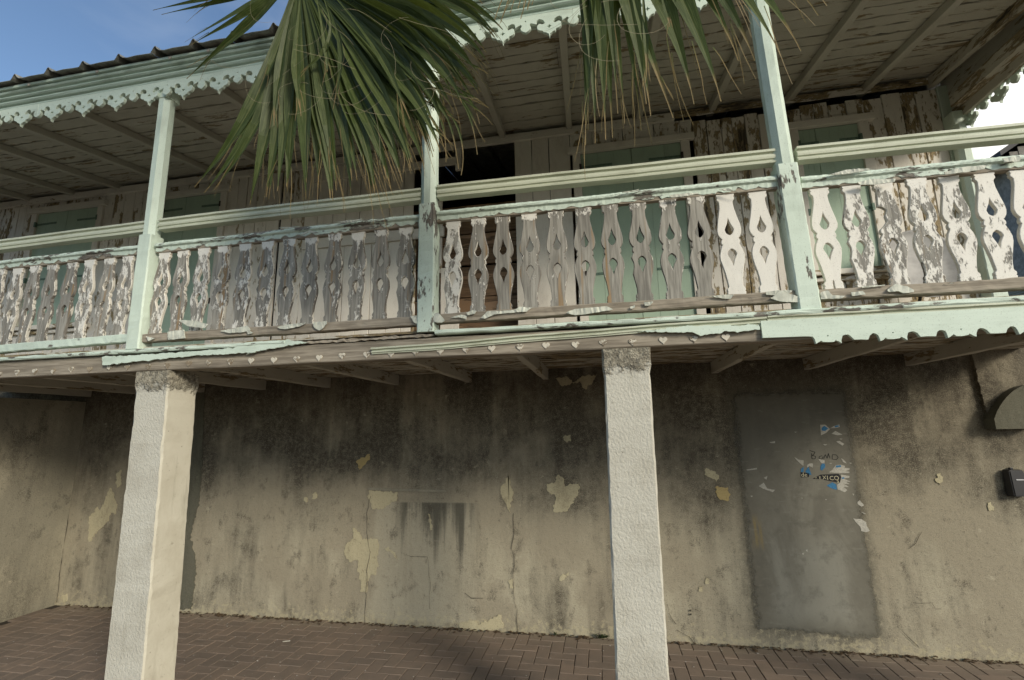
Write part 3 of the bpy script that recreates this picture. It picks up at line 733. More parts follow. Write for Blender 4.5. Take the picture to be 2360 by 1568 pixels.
b2 = [(-3.165 + .1755 * i, a, '') for i, a in enumerate((.42, .30, .42, .34, .36, .36, .26, .24, .20, .30, .16, .26))]
b3 = [(-.908 + .1705 * i, a, k) for i, (a, k) in enumerate(((.48, ''), (.22, ''), (.10, ''), (.14, ''), (.10, ''), (.08, ''), (.06, ''), (.06, ''), (.12, ''), (.08, ''), (1.0, 'w'), (1.0, 'w')))]
b4 = [(1.30 + .163 * i, a, k) for i, (a, k) in enumerate(((1.0, 's'), (.50, ''), (.44, 'c'), (.46, ''), (.56, ''), (.62, ''), (.85, ''), (.7, ''), (.6, ''), (.7, ''), (.8, ''), (.6, '')))]
rl1 = railing(P0 + hw_, P1 - hw_, 3.395, 3.425, 3.147, 3.16, 2.45, 2.482, b1, 'left railing bay with mint bottom rail', .78, .66)
rl2 = railing(P1 + hw_, P2 - hw_, 3.428, 3.428, 3.158, 3.166, 2.472, 2.474, b2, 'railing bay between the left and middle posts', .14, .58)
rl3 = railing(P2 + hw_, P3 - hw_, 3.433, 3.414, 3.174, 3.166, 2.478, 2.482, b3, 'railing bay between the middle and right posts', .10, .66)
rl4 = railing(P3 + hw_, P4 - hw_, 3.410, 3.388, 3.146, 3.128, 2.476, 2.468, b4, 'right railing bay with chipped white balusters', .12, .62)
# loose flakes of paint on the bottom rails and posts
def flakes(parent, cr, lst):
    for pts in lst: slab_poly('paint_flake', cr(pts), -Y_, .0012, M_flake, parent, rough=.0012, curl=.007)
c6f = crop(600, 450, 3.136, YF - .012); c7f = crop(1200, 450, 3.136, YF - .012); c8f = crop(1800, 380, 2.751, YF - .012); c5f = crop(0, 450, 3.136, YF - .012)
flakes(rl2, c6f, [[(245, 1095), (330, 1075), (470, 1060), (430, 1085), (330, 1108), (260, 1108)], [(515, 1062), (620, 1048), (622, 1070), (590, 1105), (565, 1120), (535, 1108)], [(1260, 1010), (1310, 1008), (1312, 1070), (1290, 1060)], [(0, 1115), (30, 1120), (60, 1140), (20, 1150)]])
flakes(rl2, c5f, [[(1285, 1130), (1410, 1115), (1420, 1180), (1290, 1192)], [(1690, 1125), (1890, 1085), (1920, 1115), (1870, 1135), (1750, 1140)], [(1370, 1040), (1500, 1045), (1600, 1075), (1570, 1105), (1440, 1090)], [(1120, 1165), (1190, 1180), (1140, 1200)]])
flakes(rl3, c6f, [[(1432, 1000), (1480, 985), (1525, 1045), (1500, 1060), (1425, 1055)], [(1560, 1025), (1650, 1000), (1690, 1010), (1690, 1035), (1630, 1020)], [(1690, 985), (1740, 965), (1765, 970), (1755, 995), (1700, 1003)], [(1800, 1025), (1850, 975), (1960, 970), (2050, 965), (2100, 940), (2195, 945), (2150, 975), (1990, 990), (1900, 1000), (1830, 1030)]])
flakes(rl3, c7f, [[(570, 985), (640, 955), (880, 935), (930, 960), (800, 985), (640, 1005)], [(1165, 905), (1240, 900), (1215, 925), (1175, 930)], [(1060, 940), (1100, 928), (1095, 948), (1065, 955)], [(1660, 860), (1860, 845), (1830, 880), (1770, 875)]])
flakes(rl3, c8f, [[(190, 915), (330, 905), (370, 910), (345, 930), (415, 950), (410, 985), (290, 985), (220, 960), (250, 940), (190, 935)]])
flakes(rl4, c8f, [[(555, 925), (600, 905), (640, 940), (720, 945), (700, 960), (560, 965)], [(1005, 905), (1060, 865), (1140, 880), (1180, 905), (1180, 918), (1110, 928), (1080, 915), (1010, 915)], [(760, 920), (840, 910), (860, 935), (770, 945)], [(830, 880), (990, 868), (985, 878), (835, 890)]])
cH = crop(680, 400, 6.532, YF - .016)
flakes(rl2, cH, [[(0, 1022), (330, 1000), (330, 1018), (180, 1030), (60, 1035)], [(910, 935), (1300, 882), (1350, 885), (1310, 910), (1050, 945)], [(1460, 872), (1510, 866), (1500, 884)], [(340, 1140), (500, 1065), (640, 1105), (560, 1112), (480, 1090), (420, 1125)]])
cG = crop(1480, 450, 5.226, YF - .016)
flakes(rl3, cG, [[(1440, 75), (1490, 55), (1560, 60), (1680, 105), (1760, 100), (1690, 112), (1600, 85), (1520, 88)], [(800, 150), (900, 130), (1160, 110), (1180, 125), (1000, 160), (830, 170)], [(200, 105), (290, 90), (420, 70), (400, 85), (260, 108)]])
cI = crop(1800, 0, 3.371, YF - .016)
flakes(rl4, cI, [[(750, 1440), (900, 1400), (1080, 1390), (1100, 1400), (960, 1425), (800, 1445)], [(985, 1505), (1080, 1480), (1300, 1475), (1290, 1500), (1100, 1525), (1010, 1525)], [(1700, 1420), (1900, 1370), (2040, 1365), (2030, 1395), (1830, 1425), (1710, 1440)], [(2180, 1305), (2330, 1285), (2320, 1330), (2190, 1340)]])

# ---------------------------------------------------------------- porch roof
roof = empty('porch_roof', (-1.5, YF, 4.7), house)
KS = .17
zc = lambda y: 5.0 - KS * (YW - y)
for i in range(-11, 6):
    x = -.19 + .735 * i + (0 if i < 4 else -.05)
    if x > 3.3: continue
    sk = {0: .07, -1: .06}.get(i, 0) + R.uniform(-.015, .015)
    board('rafter', (x + sk, YF - .06, zc(YF - .06) + .036), (x, YW + .1, zc(YW + .1) + .036), X_, .062, .07, soffit('y'), roof, 8, .0015, amt=.90, c=.004)
y = YF - .10
while y < YW + .1:
    wd = R.choice((.135, .15, .165, .12))
    if y + wd > YW + .12: wd = YW + .12 - y
    if wd < .03: break
    cy = y + wd / 2; zz = zc(cy) + .083
    nn = Vector((0, 1, KS)).normalized()
    gp = R.uniform(.008, .017)
    # boards meet end to end at random rafters
    cuts = [XB0, -5.35 + .735 * R.randint(-1, 2), -1.68 + .735 * R.randint(-1, 2), 1.26 + .735 * R.randint(-1, 1), XB1 - .05]
    for a, b in zip(cuts, cuts[1:]):
        board('ceiling_board', (a + .002, cy, zz + R.uniform(-.004, .002)), (b - .002, cy, zz + R.uniform(-.004, .002)), nn, wd - gp, .014, soffit('x'), roof, max(8, int((b - a) * 16)), .0045, amt=R.uniform(.62, .78) - (.04 if a > 0 else 0) , c=.002, wav=.0015)
    y += wd
# ledger along the top of the wall
board('ledger', (XB0, YW - .02, 4.985), (.90, YW - .02, 4.985), Z_, .085, .038, whitew('x'), roof, 60, .003, amt=.72)
board('ledger', (.905, YW - .012, 5.01), (XR - .1, YW - .012, 5.01), Z_, .07, .02, whitew('x'), roof, 20, .004, amt=.45)
# tin sheets with upright seams
sh0, sh1 = -8.75, 3.70
ys, ye = 2.575, 4.9
zt = lambda y: 4.722 + .205 * (y - 2.545)
PIT = .345
x = sh0; n_s = 0
sheets = []
while x < sh1 - .01:
    ww = min(2 * PIT, sh1 - x); V = []; F = []; N_ = 9
    prof_s = []
    u = 0
    while u < ww - 1e-6:
        for du, dz in ((0, .0), (.012, .018), (.022, .042), (.030, .052), (.040, .050), (.052, .030), (.080, .009), (.125, .001), (.20, .005), (.29, .001)):
            if u + du <= ww: prof_s.append((u + du, dz))
        u += PIT
    prof_s.append((ww, 0))
    xs = x - .06
    rows = []
    for yy in (ys + R.uniform(-.012, .012), 3.2, 4.0, 4.9, 9.0):
        rows.append([(xs + u_, yy, (zt(yy)) + dz_ + .002 * R.uniform(-1, 1)) for u_, dz_ in prof_s])
    nP = len(prof_s)
    V = [v for r_ in rows for v in r_] + [(v[0], v[1], v[2] - .004) for v in rows[0]]
    for j in range(len(rows) - 1):
        for i in range(nP - 1): F.append((j * nP + i, j * nP + i + 1, (j + 1) * nP + i + 1, (j + 1) * nP + i))
    bb = len(rows) * nP
    for i in range(nP - 1): F.append((i, bb + i, bb + i + 1, i + 1))
    fixn(mesh('tin_sheet', V, F, M_tin, roof))
    x += ww
# nails with rusty heads under the seams
# cornice: stepped mouldings
corn = [(.10, -.005), (-.012, -.005), (-.014, .006), (-.004, .010), (-.006, .014), (-.030, .018), (-.040, .028), (-.042, .036), (-.030, .039), (-.032, .044), (-.054, .047), (-.064, .054), (-.064, .060), (-.056, .063), (-.058, .068), (-.080, .074), (-.088, .084), (-.088, .088), (-.076, .091), (-.078, .095), (-.105, .097), (-.105, .118), (.10, .118)]
V, F = loft(corn, (sh0 + .12, YF - .03, 4.600), (XB1 + .06, YF - .03, 4.600), Y_, Z_, 90, .0012, 77, .002)
fixn(mesh('cornice', V, F, peel('cornice_paint', (.52, .64, .55), GREYW, GREYW2, 'x', .8, 0, .12, dirt=.75, paint_dirt=(.17, .22, .17)), roof, amt=.84))
nl = cut_mesh('nail', [(.014 * math.cos(a * math.pi / 4), .014 * math.sin(a * math.pi / 4)) for a in range(8)], [], .008, .002, [M_spec])
x = sh0 + .02
while x < 3.4:
    if R.random() < .6: inst('nail_head', nl, (x + .05, YF - .139, 4.700), roof)
    x += PIT
# fretwork frieze
half_u = [(0, 0), (.0046, .021), (.023, .0365), (.038, .0388), (.0475, .0543), (.066, .0592), (.078, .068), (.083, .086), (.080, .102), (.0675, .113), (.057, .1095), (.0475, .1034), (.032, .107), (.029, .115), (.038, .1355), (.054, .1454), (.069, .148), (.084, .139), (.09, .1215), (.086, .1085), (.112, .1215), (.124, .130), (.1335, .1195), (.130, .11), (.124, .1013), (.129, .0845), (.1426, .071), (.155, .064)]
PER = .3215
def frieze_mesh(nm, n_units):
    """n whole motifs, running from drop to drop"""
    low = []
    for i in range(n_units):
        c_ = (i + .5) * PER; j = lambda: R.uniform(-.0012, .0012)
        low += [(c_ - u + j(), z + j()) for u, z in reversed(half_u[1:])] + [(c_, 0)] + [(c_ + u + j(), z + j()) for u, z in half_u[1:]]
        low.append((c_ + PER / 2 - .0003, .062)) if i < n_units - 1 else None
    outl = [(0, .062)] + low + [(n_units * PER, .062), (n_units * PER, .212), (0, .212)]
    holes = []
    for i in range(n_units):
        c_ = (i + .5) * PER
        a, b = .0165, .005
        holes.append([(c_ + x_, .082 + z_) for x_, z_ in ((0, a), (-b, b), (-a, 0), (-b, -b), (0, -a), (b, -b), (a, 0), (b, b))])
        if i < n_units - 1: holes.append([(c_ + PER / 2 + .005 * math.cos(-q * math.pi / 3), .15 + .005 * math.sin(-q * math.pi / 3)) for q in range(6)])
    return cut_mesh(nm, outl, holes, .022, .0012, [mint('x'), mint('z')])
FR = [frieze_mesh('frieze_board', 7) for _ in range(2)]; FR_END = frieze_mesh('frieze_board', 4)
xs = -.534 + PER * 1.5
X0f = xs + PER * 7 * 1
k = 0
for i in range(-4, 2):
    x = xs + PER * 7 * i
    o = inst('frieze_board', FR[k % 2] if i < 1 else FR_END, (x, YF - .03, 4.405), roof, amt=1.0, sc=(.9995, 1, 1)); k += 1
    if x + PER * 7 > XB1: o.scale.x = 1.0
sfr = frieze_mesh('side_frieze', 6)
o = inst('side_frieze', sfr, (3.415, 4.66, 4.415), roof, amt=.95, rz=rad(-90)); o['label'] = 'fretted frieze along the right end seen from behind'
board('side_beam', (3.345, YF + .1, 4.66), (3.345, YW - .12, 4.70), X_, .11, .12, soffit('y'), roof, 30, .003, amt=.55)
slab_poly('side_fill', [Vector((3.40, YF - .05, 4.55)), Vector((3.40, YW + .05, 4.55)), Vector((3.40, YW + .05, 5.10)), Vector((3.40, YF - .05, 4.78))], X_, .03, soffit('y'), roof, amt=.6)
slab_poly('gap_dark_sheet', [Vector((XB0, YF - .04, zc(YF - .04) + .098)), Vector((3.37, YF - .04, zc(YF - .04) + .098)), Vector((3.37, YW + .1, zc(YW + .1) + .098)), Vector((XB0, YW + .1, zc(YW + .1) + .098))], Z_, .004, M_dark, roof)  # near-black sheet added above the ceiling boards, so their gaps read as deep shade
board('side_plate', (3.25, YF, 4.76), (3.25, YW, 5.0), X_, .05, .10, soffit('y'), roof, 20, .003, amt=.6)
board('front_plate', (XB0, YF + .05, 4.655), (XB1 - .1, YF + .05, 4.655), Y_, .09, .10, mint('x'), roof, 20, .001, amt=.9)

# ---------------------------------------------------------------- upper wall of vertical planks
ZF, ZT = 2.442, 4.945
uw = empty('upper_wall', (-1.5, YW, ZF), house)
def planks(x0, x1, z0=ZF, z1=ZT, amt=(.75, .95), y=YW, mat=None, rag=0, wlist=(.125, .145, .16)):
    x = x0
    while x < x1 - .02:
        wd = R.choice(wlist); 
        if x1 - x - wd < .06: wd = x1 - x
        zt_ = z1 - (R.uniform(0, rag) if rag else 0)
        board('plank', (x + wd / 2, y + .011 + R.uniform(-.003, .003), z0), (x + wd / 2, y + .011 + R.uniform(-.003, .003), zt_), X_, wd - R.uniform(.004, .009), .022, mat or whitew('z'), uw, 18, .0022, amt=R.uniform(*amt), c=.003)
        x += wd
planks(-8.3, -7.43, amt=(.5, .75)); planks(-7.43, -6.28, ZF, 3.19, (.6, .85)); planks(-7.43, -6.28, 4.86, ZT, (.5, .7))
planks(-6.28, -5.42, amt=(.48, .72)); planks(-5.42, -4.42, 4.84, ZT, (.5, .8)); planks(-4.42, -3.675, amt=(.55, .85))
planks(-3.65, -3.34, amt=(.6, .8)); planks(-3.34, -1.97, amt=(.85, .97), wlist=(.17, .2, .23)); planks(-1.97, -1.93, ZF, 3.9, (.4, .5))
planks(-1.64, -1.43, ZF, 3.55, (.85, .95), wlist=(.3,)); planks(-.80, -.19, amt=(.80, .95), wlist=(.19, .22))
planks(-.19, 1.07, 4.80, ZT, (.5, .8), wlist=(.12, .2, .26)); planks(1.07, 1.97, amt=(.48, .66), rag=.05, wlist=(.105, .125, .14))
planks(1.97, 2.66, ZF, 3.17, (.42, .55)); planks(1.97, 2.66, 4.76, ZT, (.5, .6), rag=.06); planks(2.66, 3.29, amt=(.50, .66), rag=.05)
box('corner_board', (3.29, YW - .012, ZF), (3.41, YW + .10, ZT), mint('z'), uw, .004, amt=.85)
board('mid_rail', (-3.32, YW - .016, 3.965), (-1.60, YW - .016, 3.965), Z_, .115, .030, whitew('x'), uw, 10, .001, amt=.9)
board('head_rail', (-3.22, YW - .016, 4.80), (-1.44, YW - .016, 4.80), Z_, .09, .03, whitew('x'), uw, 10, .001, amt=.85)
board('broken_jamb', (-1.44, YW - .012, 4.68), (-1.44, YW - .012, 4.97), X_, .07, .03, whitew('z'), uw, 4, .003, amt=.8)
board('broken_jamb', (-1.80, YW + .01, 3.0), (-1.80, YW + .01, 4.75), X_, .045, .03, whitew('z'), uw, 6, .003, amt=.6)
board('broken_jamb', (-1.66, YW + .02, 3.5), (-1.66, YW + .02, 4.35), X_, .05, .03, whitew('z'), uw, 6, .003, amt=.6)
# dark room behind the missing planks
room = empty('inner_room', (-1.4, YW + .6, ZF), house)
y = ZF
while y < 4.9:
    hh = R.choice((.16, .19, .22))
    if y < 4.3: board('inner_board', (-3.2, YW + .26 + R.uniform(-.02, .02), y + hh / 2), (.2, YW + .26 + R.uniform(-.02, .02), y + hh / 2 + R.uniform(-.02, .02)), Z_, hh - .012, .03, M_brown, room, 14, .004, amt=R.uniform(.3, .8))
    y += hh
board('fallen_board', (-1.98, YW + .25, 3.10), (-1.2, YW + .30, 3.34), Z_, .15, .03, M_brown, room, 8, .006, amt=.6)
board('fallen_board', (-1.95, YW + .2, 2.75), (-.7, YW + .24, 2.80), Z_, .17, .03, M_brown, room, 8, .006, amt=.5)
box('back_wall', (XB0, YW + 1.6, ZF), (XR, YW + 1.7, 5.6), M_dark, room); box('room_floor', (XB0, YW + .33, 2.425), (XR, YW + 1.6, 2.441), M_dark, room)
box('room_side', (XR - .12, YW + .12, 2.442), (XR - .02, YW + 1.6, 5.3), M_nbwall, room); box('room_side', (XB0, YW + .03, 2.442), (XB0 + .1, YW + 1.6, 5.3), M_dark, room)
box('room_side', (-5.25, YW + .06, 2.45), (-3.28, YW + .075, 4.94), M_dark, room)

def opening(kind, x0, x1, z0, z1, split, label, amt=.93, hinges=True, sill=False):
    d = empty(kind, ((x0 + x1) / 2, YW, z0), house, label)
    fw_ = .085
    board('frame', (x0 - fw_ / 2 + .004, YW - .010, z0), (x0 - fw_ / 2 + .004, YW - .010, z1 - .002), X_, fw_, .032, whitew('z'), d, 8, .0015, amt=.82)
    board('frame', (x1 + fw_ / 2 - .004, YW - .010, z0), (x1 + fw_ / 2 - .004, YW - .010, z1 - .002), X_, fw_, .032, whitew('z'), d, 8, .0015, amt=.82)
    board('head_board', (x0 - .13, YW - .022, z1 + .036), (x1 + .13, YW - .022, z1 + .036), Z_, .07, .055, whitew('x'), d, 10, .0015, amt=.86)
    for a, b in ((x0 + .006, split - .002), (split + .002, x1 - .006)):
        # each leaf of three boards
        n3 = 3
        for q in range(n3):
            aa = a + (b - a) * q / n3; bb_ = a + (b - a) * (q + 1) / n3
            board('leaf', (((aa + bb_) / 2), YW + .008, z0 + .012), (((aa + bb_) / 2), YW + .008, z1 - .006), X_, bb_ - aa - .0012, .02, M_shut, d, 3, .0004, amt=amt, c=.0012)
    if hinges:
        for zz in (z0 + (z1 - z0) * .40, z1 - .16):
            for sgn, e in ((1, x0), (-1, x1)):
                xa = e + sgn * .01; xb = e + sgn * min(.33, (x1 - x0) * .33)
                h = board('hinge', (xa, YW - .005, zz), (xb, YW - .005, zz + .004), Z_, .026, .006, M_hinge, d, 1, 0, c=.001)
                box('hinge_pin', (e - .012, YW - .030, zz - .035), (e + .012, YW - .003, zz + .035), M_iron if kind == 'door' else M_hinge, d, .003)
    if sill:
        board('sill', (x0 - .14, YW - .04, z0 - .03), (x1 + .14, YW - .04, z0 - .03), Z_, .05, .09, whitew('x'), d, 8, .002, amt=.6)
        board('sill_moulding', (x0 - .10, YW - .02, z0 - .085), (x1 + .10, YW - .02, z0 - .085), Z_, .04, .05, whitew('x'), d, 8, .002, amt=.6)
    return d
opening('shuttered_window', -7.37, -6.36, 3.22, 4.80, -6.87, 'closed green shutters of the far left window', sill=True)
opening('door', -5.34, -4.50, ZF, 4.78, -5.02, 'closed green double door behind the left post')
opening('door', -.085, .945, ZF, 4.70, .445, 'closed green double door under a white head board')
opening('shuttered_window', 2.04, 2.58, 3.20, 4.67, 2.20, 'closed green shutters of the right window', sill=True)

# ------------------------------------------------------------------ side wall at the left
V = []; F = []
sw = box('side_wall', (XL - .22, YF + .12, -.05), (XL, YW - .004, 2.232), M_side)
tag(sw, 'grey plaster side wall closing the left end of the porch', 'wall')

# ------------------------------------------------------------------ things on the wall
bb = at(2332, 1112, YW)
kb = tag(empty('meter_box', (3.225, YW - .02, 1.21)), 'small black plastic box fixed on the plaster wall at the right edge', 'box')
V = []
for (x_, y_, z_) in ((3.160, YW - .01, 1.213), (3.292, YW - .01, 1.213), (3.290, YW - .01, 1.424), (3.163, YW - .01, 1.424), (3.178, YW - .075, 1.220), (3.282, YW - .075, 1.220), (3.279, YW - .065, 1.418), (3.182, YW - .065, 1.418)): V.append((x_, y_, z_))
o = fixn(mesh('housing', V, [(0, 1, 2, 3), (4, 7, 6, 5), (0, 4, 5, 1), (1, 5, 6, 2), (2, 6, 7, 3), (3, 7, 4, 0)], M_black, kb))
bm = bmesh.new(); bm.from_mesh(o.data); bmesh.ops.bevel(bm, geom=bm.edges[:], offset=.006, segments=2, affect='EDGES'); bm.to_mesh(o.data); bm.free()
V = [(3.212, YW - .0735, 1.343), (3.262, YW - .0735, 1.343), (3.262, YW - .0705, 1.351), (3.212, YW - .0705, 1.351)]
slab_poly('label_strip', V, -Y_, .004, M_greylabel, kb); box('mounting_lug', (3.215, YW - .03, 1.422), (3.235, YW - .008, 1.438), M_black, kb, .002)

# torn poster
cp = crop(1900, 1000, 5.227, YW - .0070); cpf = crop(1900, 1000, 5.227, YW - .0086)
tp = tag(empty('torn_poster', at(1950, 1090, YW - .006)), 'torn scraps of a blue and white poster on the cemented doorway', 'poster')
def scrap(pts, m_=M_paper, cc=cp): slab_poly('paper_scrap', cc(pts), -Y_, .0012, m_, tp)
scrap([(690, 772), (735, 710), (800, 705), (850, 720), (848, 745), (910, 750), (910, 770), (860, 785), (912, 795), (905, 810), (780, 815), (650, 802)])
scrap([(440, 885), (540, 832), (770, 822), (800, 860), (785, 935), (650, 912), (560, 890)], M_ink)
scrap([(800, 830), (910, 850), (905, 872), (830, 880), (930, 925), (860, 920), (912, 955), (830, 945), (905, 992), (830, 985), (882, 1030), (850, 1056), (757, 1020), (752, 960), (788, 936), (803, 870)])
scrap([(620, 970), (690, 930), (740, 955), (750, 1025), (700, 1015), (640, 985)], M_blue)
scrap([(345, 792), (385, 730), (400, 770), (425, 835), (390, 835)], M_blue); scrap([(290, 760), (325, 730), (322, 800), (290, 800)], M_blue); scrap([(540, 722), (560, 690), (592, 690), (600, 735), (560, 780), (540, 770)], M_blue)
scrap([(740, 716), (800, 711), (800, 735), (735, 742)], M_blue, cpf); scrap([(808, 868), (845, 866), (842, 884), (815, 886)], M_blue, cpf)
scrap([(205, 605), (260, 640), (325, 650), (320, 722), (280, 690), (230, 640)]); scrap([(365, 712), (400, 690), (445, 690), (440, 745), (400, 720), (370, 740)]); scrap([(512, 630), (550, 640), (592, 650), (590, 688), (550, 688)])
scrap([(537, 195), (600, 195), (660, 250), (610, 300), (545, 330)]); scrap([(552, 235), (590, 208), (638, 242), (600, 275), (556, 270)], M_blue, cpf); scrap([(665, 240), (710, 212), (780, 192), (785, 225), (720, 238)]); scrap([(720, 212), (768, 200), (772, 220), (725, 230)], M_blue, cpf)
for q in ([(680, 310), (730, 275), (780, 300), (820, 320), (760, 330)], [(740, 410), (780, 402), (842, 440), (820, 462)], [(570, 443), (627, 445), (600, 462)], [(800, 620), (832, 640), (877, 690), (830, 672)], [(1010, 1182), (1040, 1160), (1097, 1225), (1060, 1240), (1012, 1206)], [(1045, 1302), (1117, 1328), (1110, 1340)], [(955, 1388), (1000, 1400), (1060, 1398), (1122, 1440), (1132, 1490), (1168, 1550), (1120, 1568), (1060, 1552), (1048, 1500), (1000, 1450)], [(780, 372), (825, 375), (800, 384)], [(650, 685), (690, 682), (672, 694)], [(296, 1126), (312, 1128), (304, 1142)], [(600, 1145), (622, 1148), (610, 1160)], [(945, 1072), (968, 1080), (958, 1102)], [(905, 680), (940, 684), (922, 692)], [(200, 285), (240, 285), (222, 296)]):
    scrap(q)
c4p = crop(1700, 800, 1.821, YW - .0070)
for q in ([(222, 632), (268, 624), (270, 630), (228, 636)], [(278, 705), (300, 690), (316, 716), (350, 722), (340, 732), (296, 716)], [(325, 510), (350, 505), (350, 514), (332, 514)], [(300, 668), (316, 660), (312, 676)], [(240, 748), (252, 748), (246, 754)], [(470, 1005), (480, 1000), (476, 1012)], [(486, 990), (494, 986), (494, 998)]):
    scrap(q, M_paper, c4p)
def text(s, p, size, mat, name, rot=0, dy=-.0008, shx=1):
    cu = bpy.data.curves.new(name, 'FONT'); cu.body = s; cu.size = size; cu.extrude = .0004; cu.resolution_u = 2
    o = bpy.data.objects.new(name + '_tmp', cu); col.objects.link(o); dg = bpy.context.evaluated_depsgraph_get(); dg.update()
    me = bpy.data.meshes.new_from_object(o.evaluated_get(dg), depsgraph=dg); bpy.data.objects.remove(o); bpy.data.curves.remove(cu)
    me.name = name; me.materials.clear(); me.materials.append(mat)
    me.transform(Matrix.Rotation(rot, 4, 'Y') @ Matrix.Rotation(rad(90), 4, 'X') @ Matrix.Diagonal((shx, 1, 1, 1)))
    oo = bpy.data.objects.new(name, me); place(oo, p + Vector((0, dy, 0)), tp); return oo
s0 = 5.227
def cpt(a, b, y): return at((1900 + a / s0) / 1.0593, (1000 + b / s0) / 1.0593, y)
scrap([(285, 800), (395, 815), (392, 862), (290, 868)], M_ink)
text('de', cpt(292, 860, YW - .0083), .052, M_cream_ink, 'poster_letters', -.02)
for s_, a, b, sz in (('M', 470, 884, .020), ('E', 520, 888, .034), ('X', 566, 892, .044), ('I', 622, 900, .052), ('C', 655, 903, .050), ('O', 712, 903, .052)):
    text(s_, cpt(a, b, YW - .0083), sz, M_cream_ink, 'poster_letters', -.03)
text('a', cpt(748, 936, YW - .0083), .045, M_cream_ink, 'poster_letters', -.03)
# pencil scrawl above it
V = []; F = []
def stroke(pts, wd=.0045):
    pts = [cpt(a, b, YW - .0066) for a, b in pts]
    for a, b in zip(pts, pts[1:]):
        d = (b - a).normalized().cross(Y_) * wd / 2; i = len(V); V.extend((a - d, a + d, b + d, b - d)); F.append((i, i + 1, i + 2, i + 3))
stroke([(400, 520), (430, 535), (470, 545), (450, 580), (430, 585), (480, 600), (470, 630), (430, 630), (425, 560)]); stroke([(560, 590), (525, 600), (520, 630), (560, 632), (575, 600)])
stroke([(580, 630), (600, 575), (625, 625), (640, 560), (660, 625)]); stroke([(690, 580), (690, 635), (745, 640), (765, 610), (740, 580), (690, 575)])
mesh('scrawl', V, F, M_marker, tp)

# ------------------------------------------------------------------ litter
def litter(name, n, fn, mat, label):
    V = []; F = []
    for _ in range(n):
        x, y, s = fn(); a = R.random() * 6.3; i = len(V); k = R.randint(4, 6); h = s * R.uniform(.15, .6)
        for j in range(k):
            t = a + j * 2 * math.pi / k; r_ = s * R.uniform(.5, 1)
            V.append((x + math.cos(t) * r_, y + math.sin(t) * r_ * .8, .001 + h * R.random()))
        V.append((x, y, .002 + h)); F += [(i + j, i + (j + 1) % k, i + k) for j in range(k)]
    o = mesh(name, V, F, mat); tag(o, kind='stuff'); return o
litter('leaf_litter', 700, lambda: (R.uniform(-5.9, 3.3), YW - abs(R.gauss(0, .035)) - .012, R.uniform(.008, .027)), M_leafbrown, '')
litter('paint_chips', 300, lambda: (R.uniform(-5.6, 2.8) if R.random() < .5 else R.gauss(-3.0, .7), R.uniform(3.0, 4.5), R.uniform(.004, .011)), M_spec, '')
p = atz(660, 1480); a_ = p + Vector((-.028, -.012, .006)); b_ = p + Vector((.028, .014, .006))
V, F = loft([(.004 * math.cos(q * math.pi / 3), .004 * math.sin(q * math.pi / 3)) for q in range(6)], a_, b_, Vector((-.35, .9, 0)), Z_, 1, 0, 1)
tag(fixn(mesh('cigarette_butt', V, F, M_paper)), 'white cigarette butt lying on the brick pavement left of centre', 'litter')
def weed(x, y, n, s, label):
    V = []; F = []
    for _ in range(n):
        a = R.random() * 6.3; l = s * R.uniform(.5, 1); e = R.uniform(.3, 1.2); i = len(V)
        d = Vector((math.cos(a) * math.cos(e), -abs(math.sin(a)) * math.cos(e), math.sin(e))); sd_ = d.cross(Z_).normalized() * s * .14
        b = Vector((x, y, .002)); m_ = b + d * l * .6
        V += [b - sd_ * .2, b + sd_ * .2, m_ + sd_, b + d * l - Z_ * s * .1, m_ - sd_]; F.append((i, i + 1, i + 2, i + 3, i + 4))
    tag(mesh('weed', V, F, M_weed), label, 'weed', 'weeds along the foot of the wall')
q = at(1387, 1470, YW - .02); weed(q.x, YW - .03, 16, .085, 'small green weed at the foot of the wall just left of the right pillar')
q = at(1280, 1468, YW - .02); weed(q.x, YW - .025, 8, .05, 'tiny weed at the wall foot left of the bushier weed')

# ------------------------------------------------------------------ round panel on the balcony, far things at the right
V = []; F = []; N_ = 36
pc = at(2128, 606, YW - .30)
for r_, dy in ((.0, .03), (.18, .022), (.30, 0), (.315, -.012), (.315, .004)):
    for i in range(N_):
        t = i / N_ * 2 * math.pi; rx = r_ * .86
        V.append(pc + Vector((rx * math.cos(t), dy + .16 * (r_ * math.sin(t)), r_ * math.sin(t))))
for k in range(4):
    for i in range(N_): F.append((k * N_ + i, k * N_ + (i + 1) % N_, (k + 1) * N_ + (i + 1) % N_, (k + 1) * N_ + i))
dish = tag(empty('dish', pc - Z_ * .3), 'pale grey round dish leaning behind the right hand balusters', 'dish')
fixn(mesh('bowl', V, F, M_panel, dish, smooth=True))
board('strut', pc + Vector((-.05, .06, -.33)), pc + Vector((.10, .10, .05)), Y_, .02, .02, M_iron, dish)

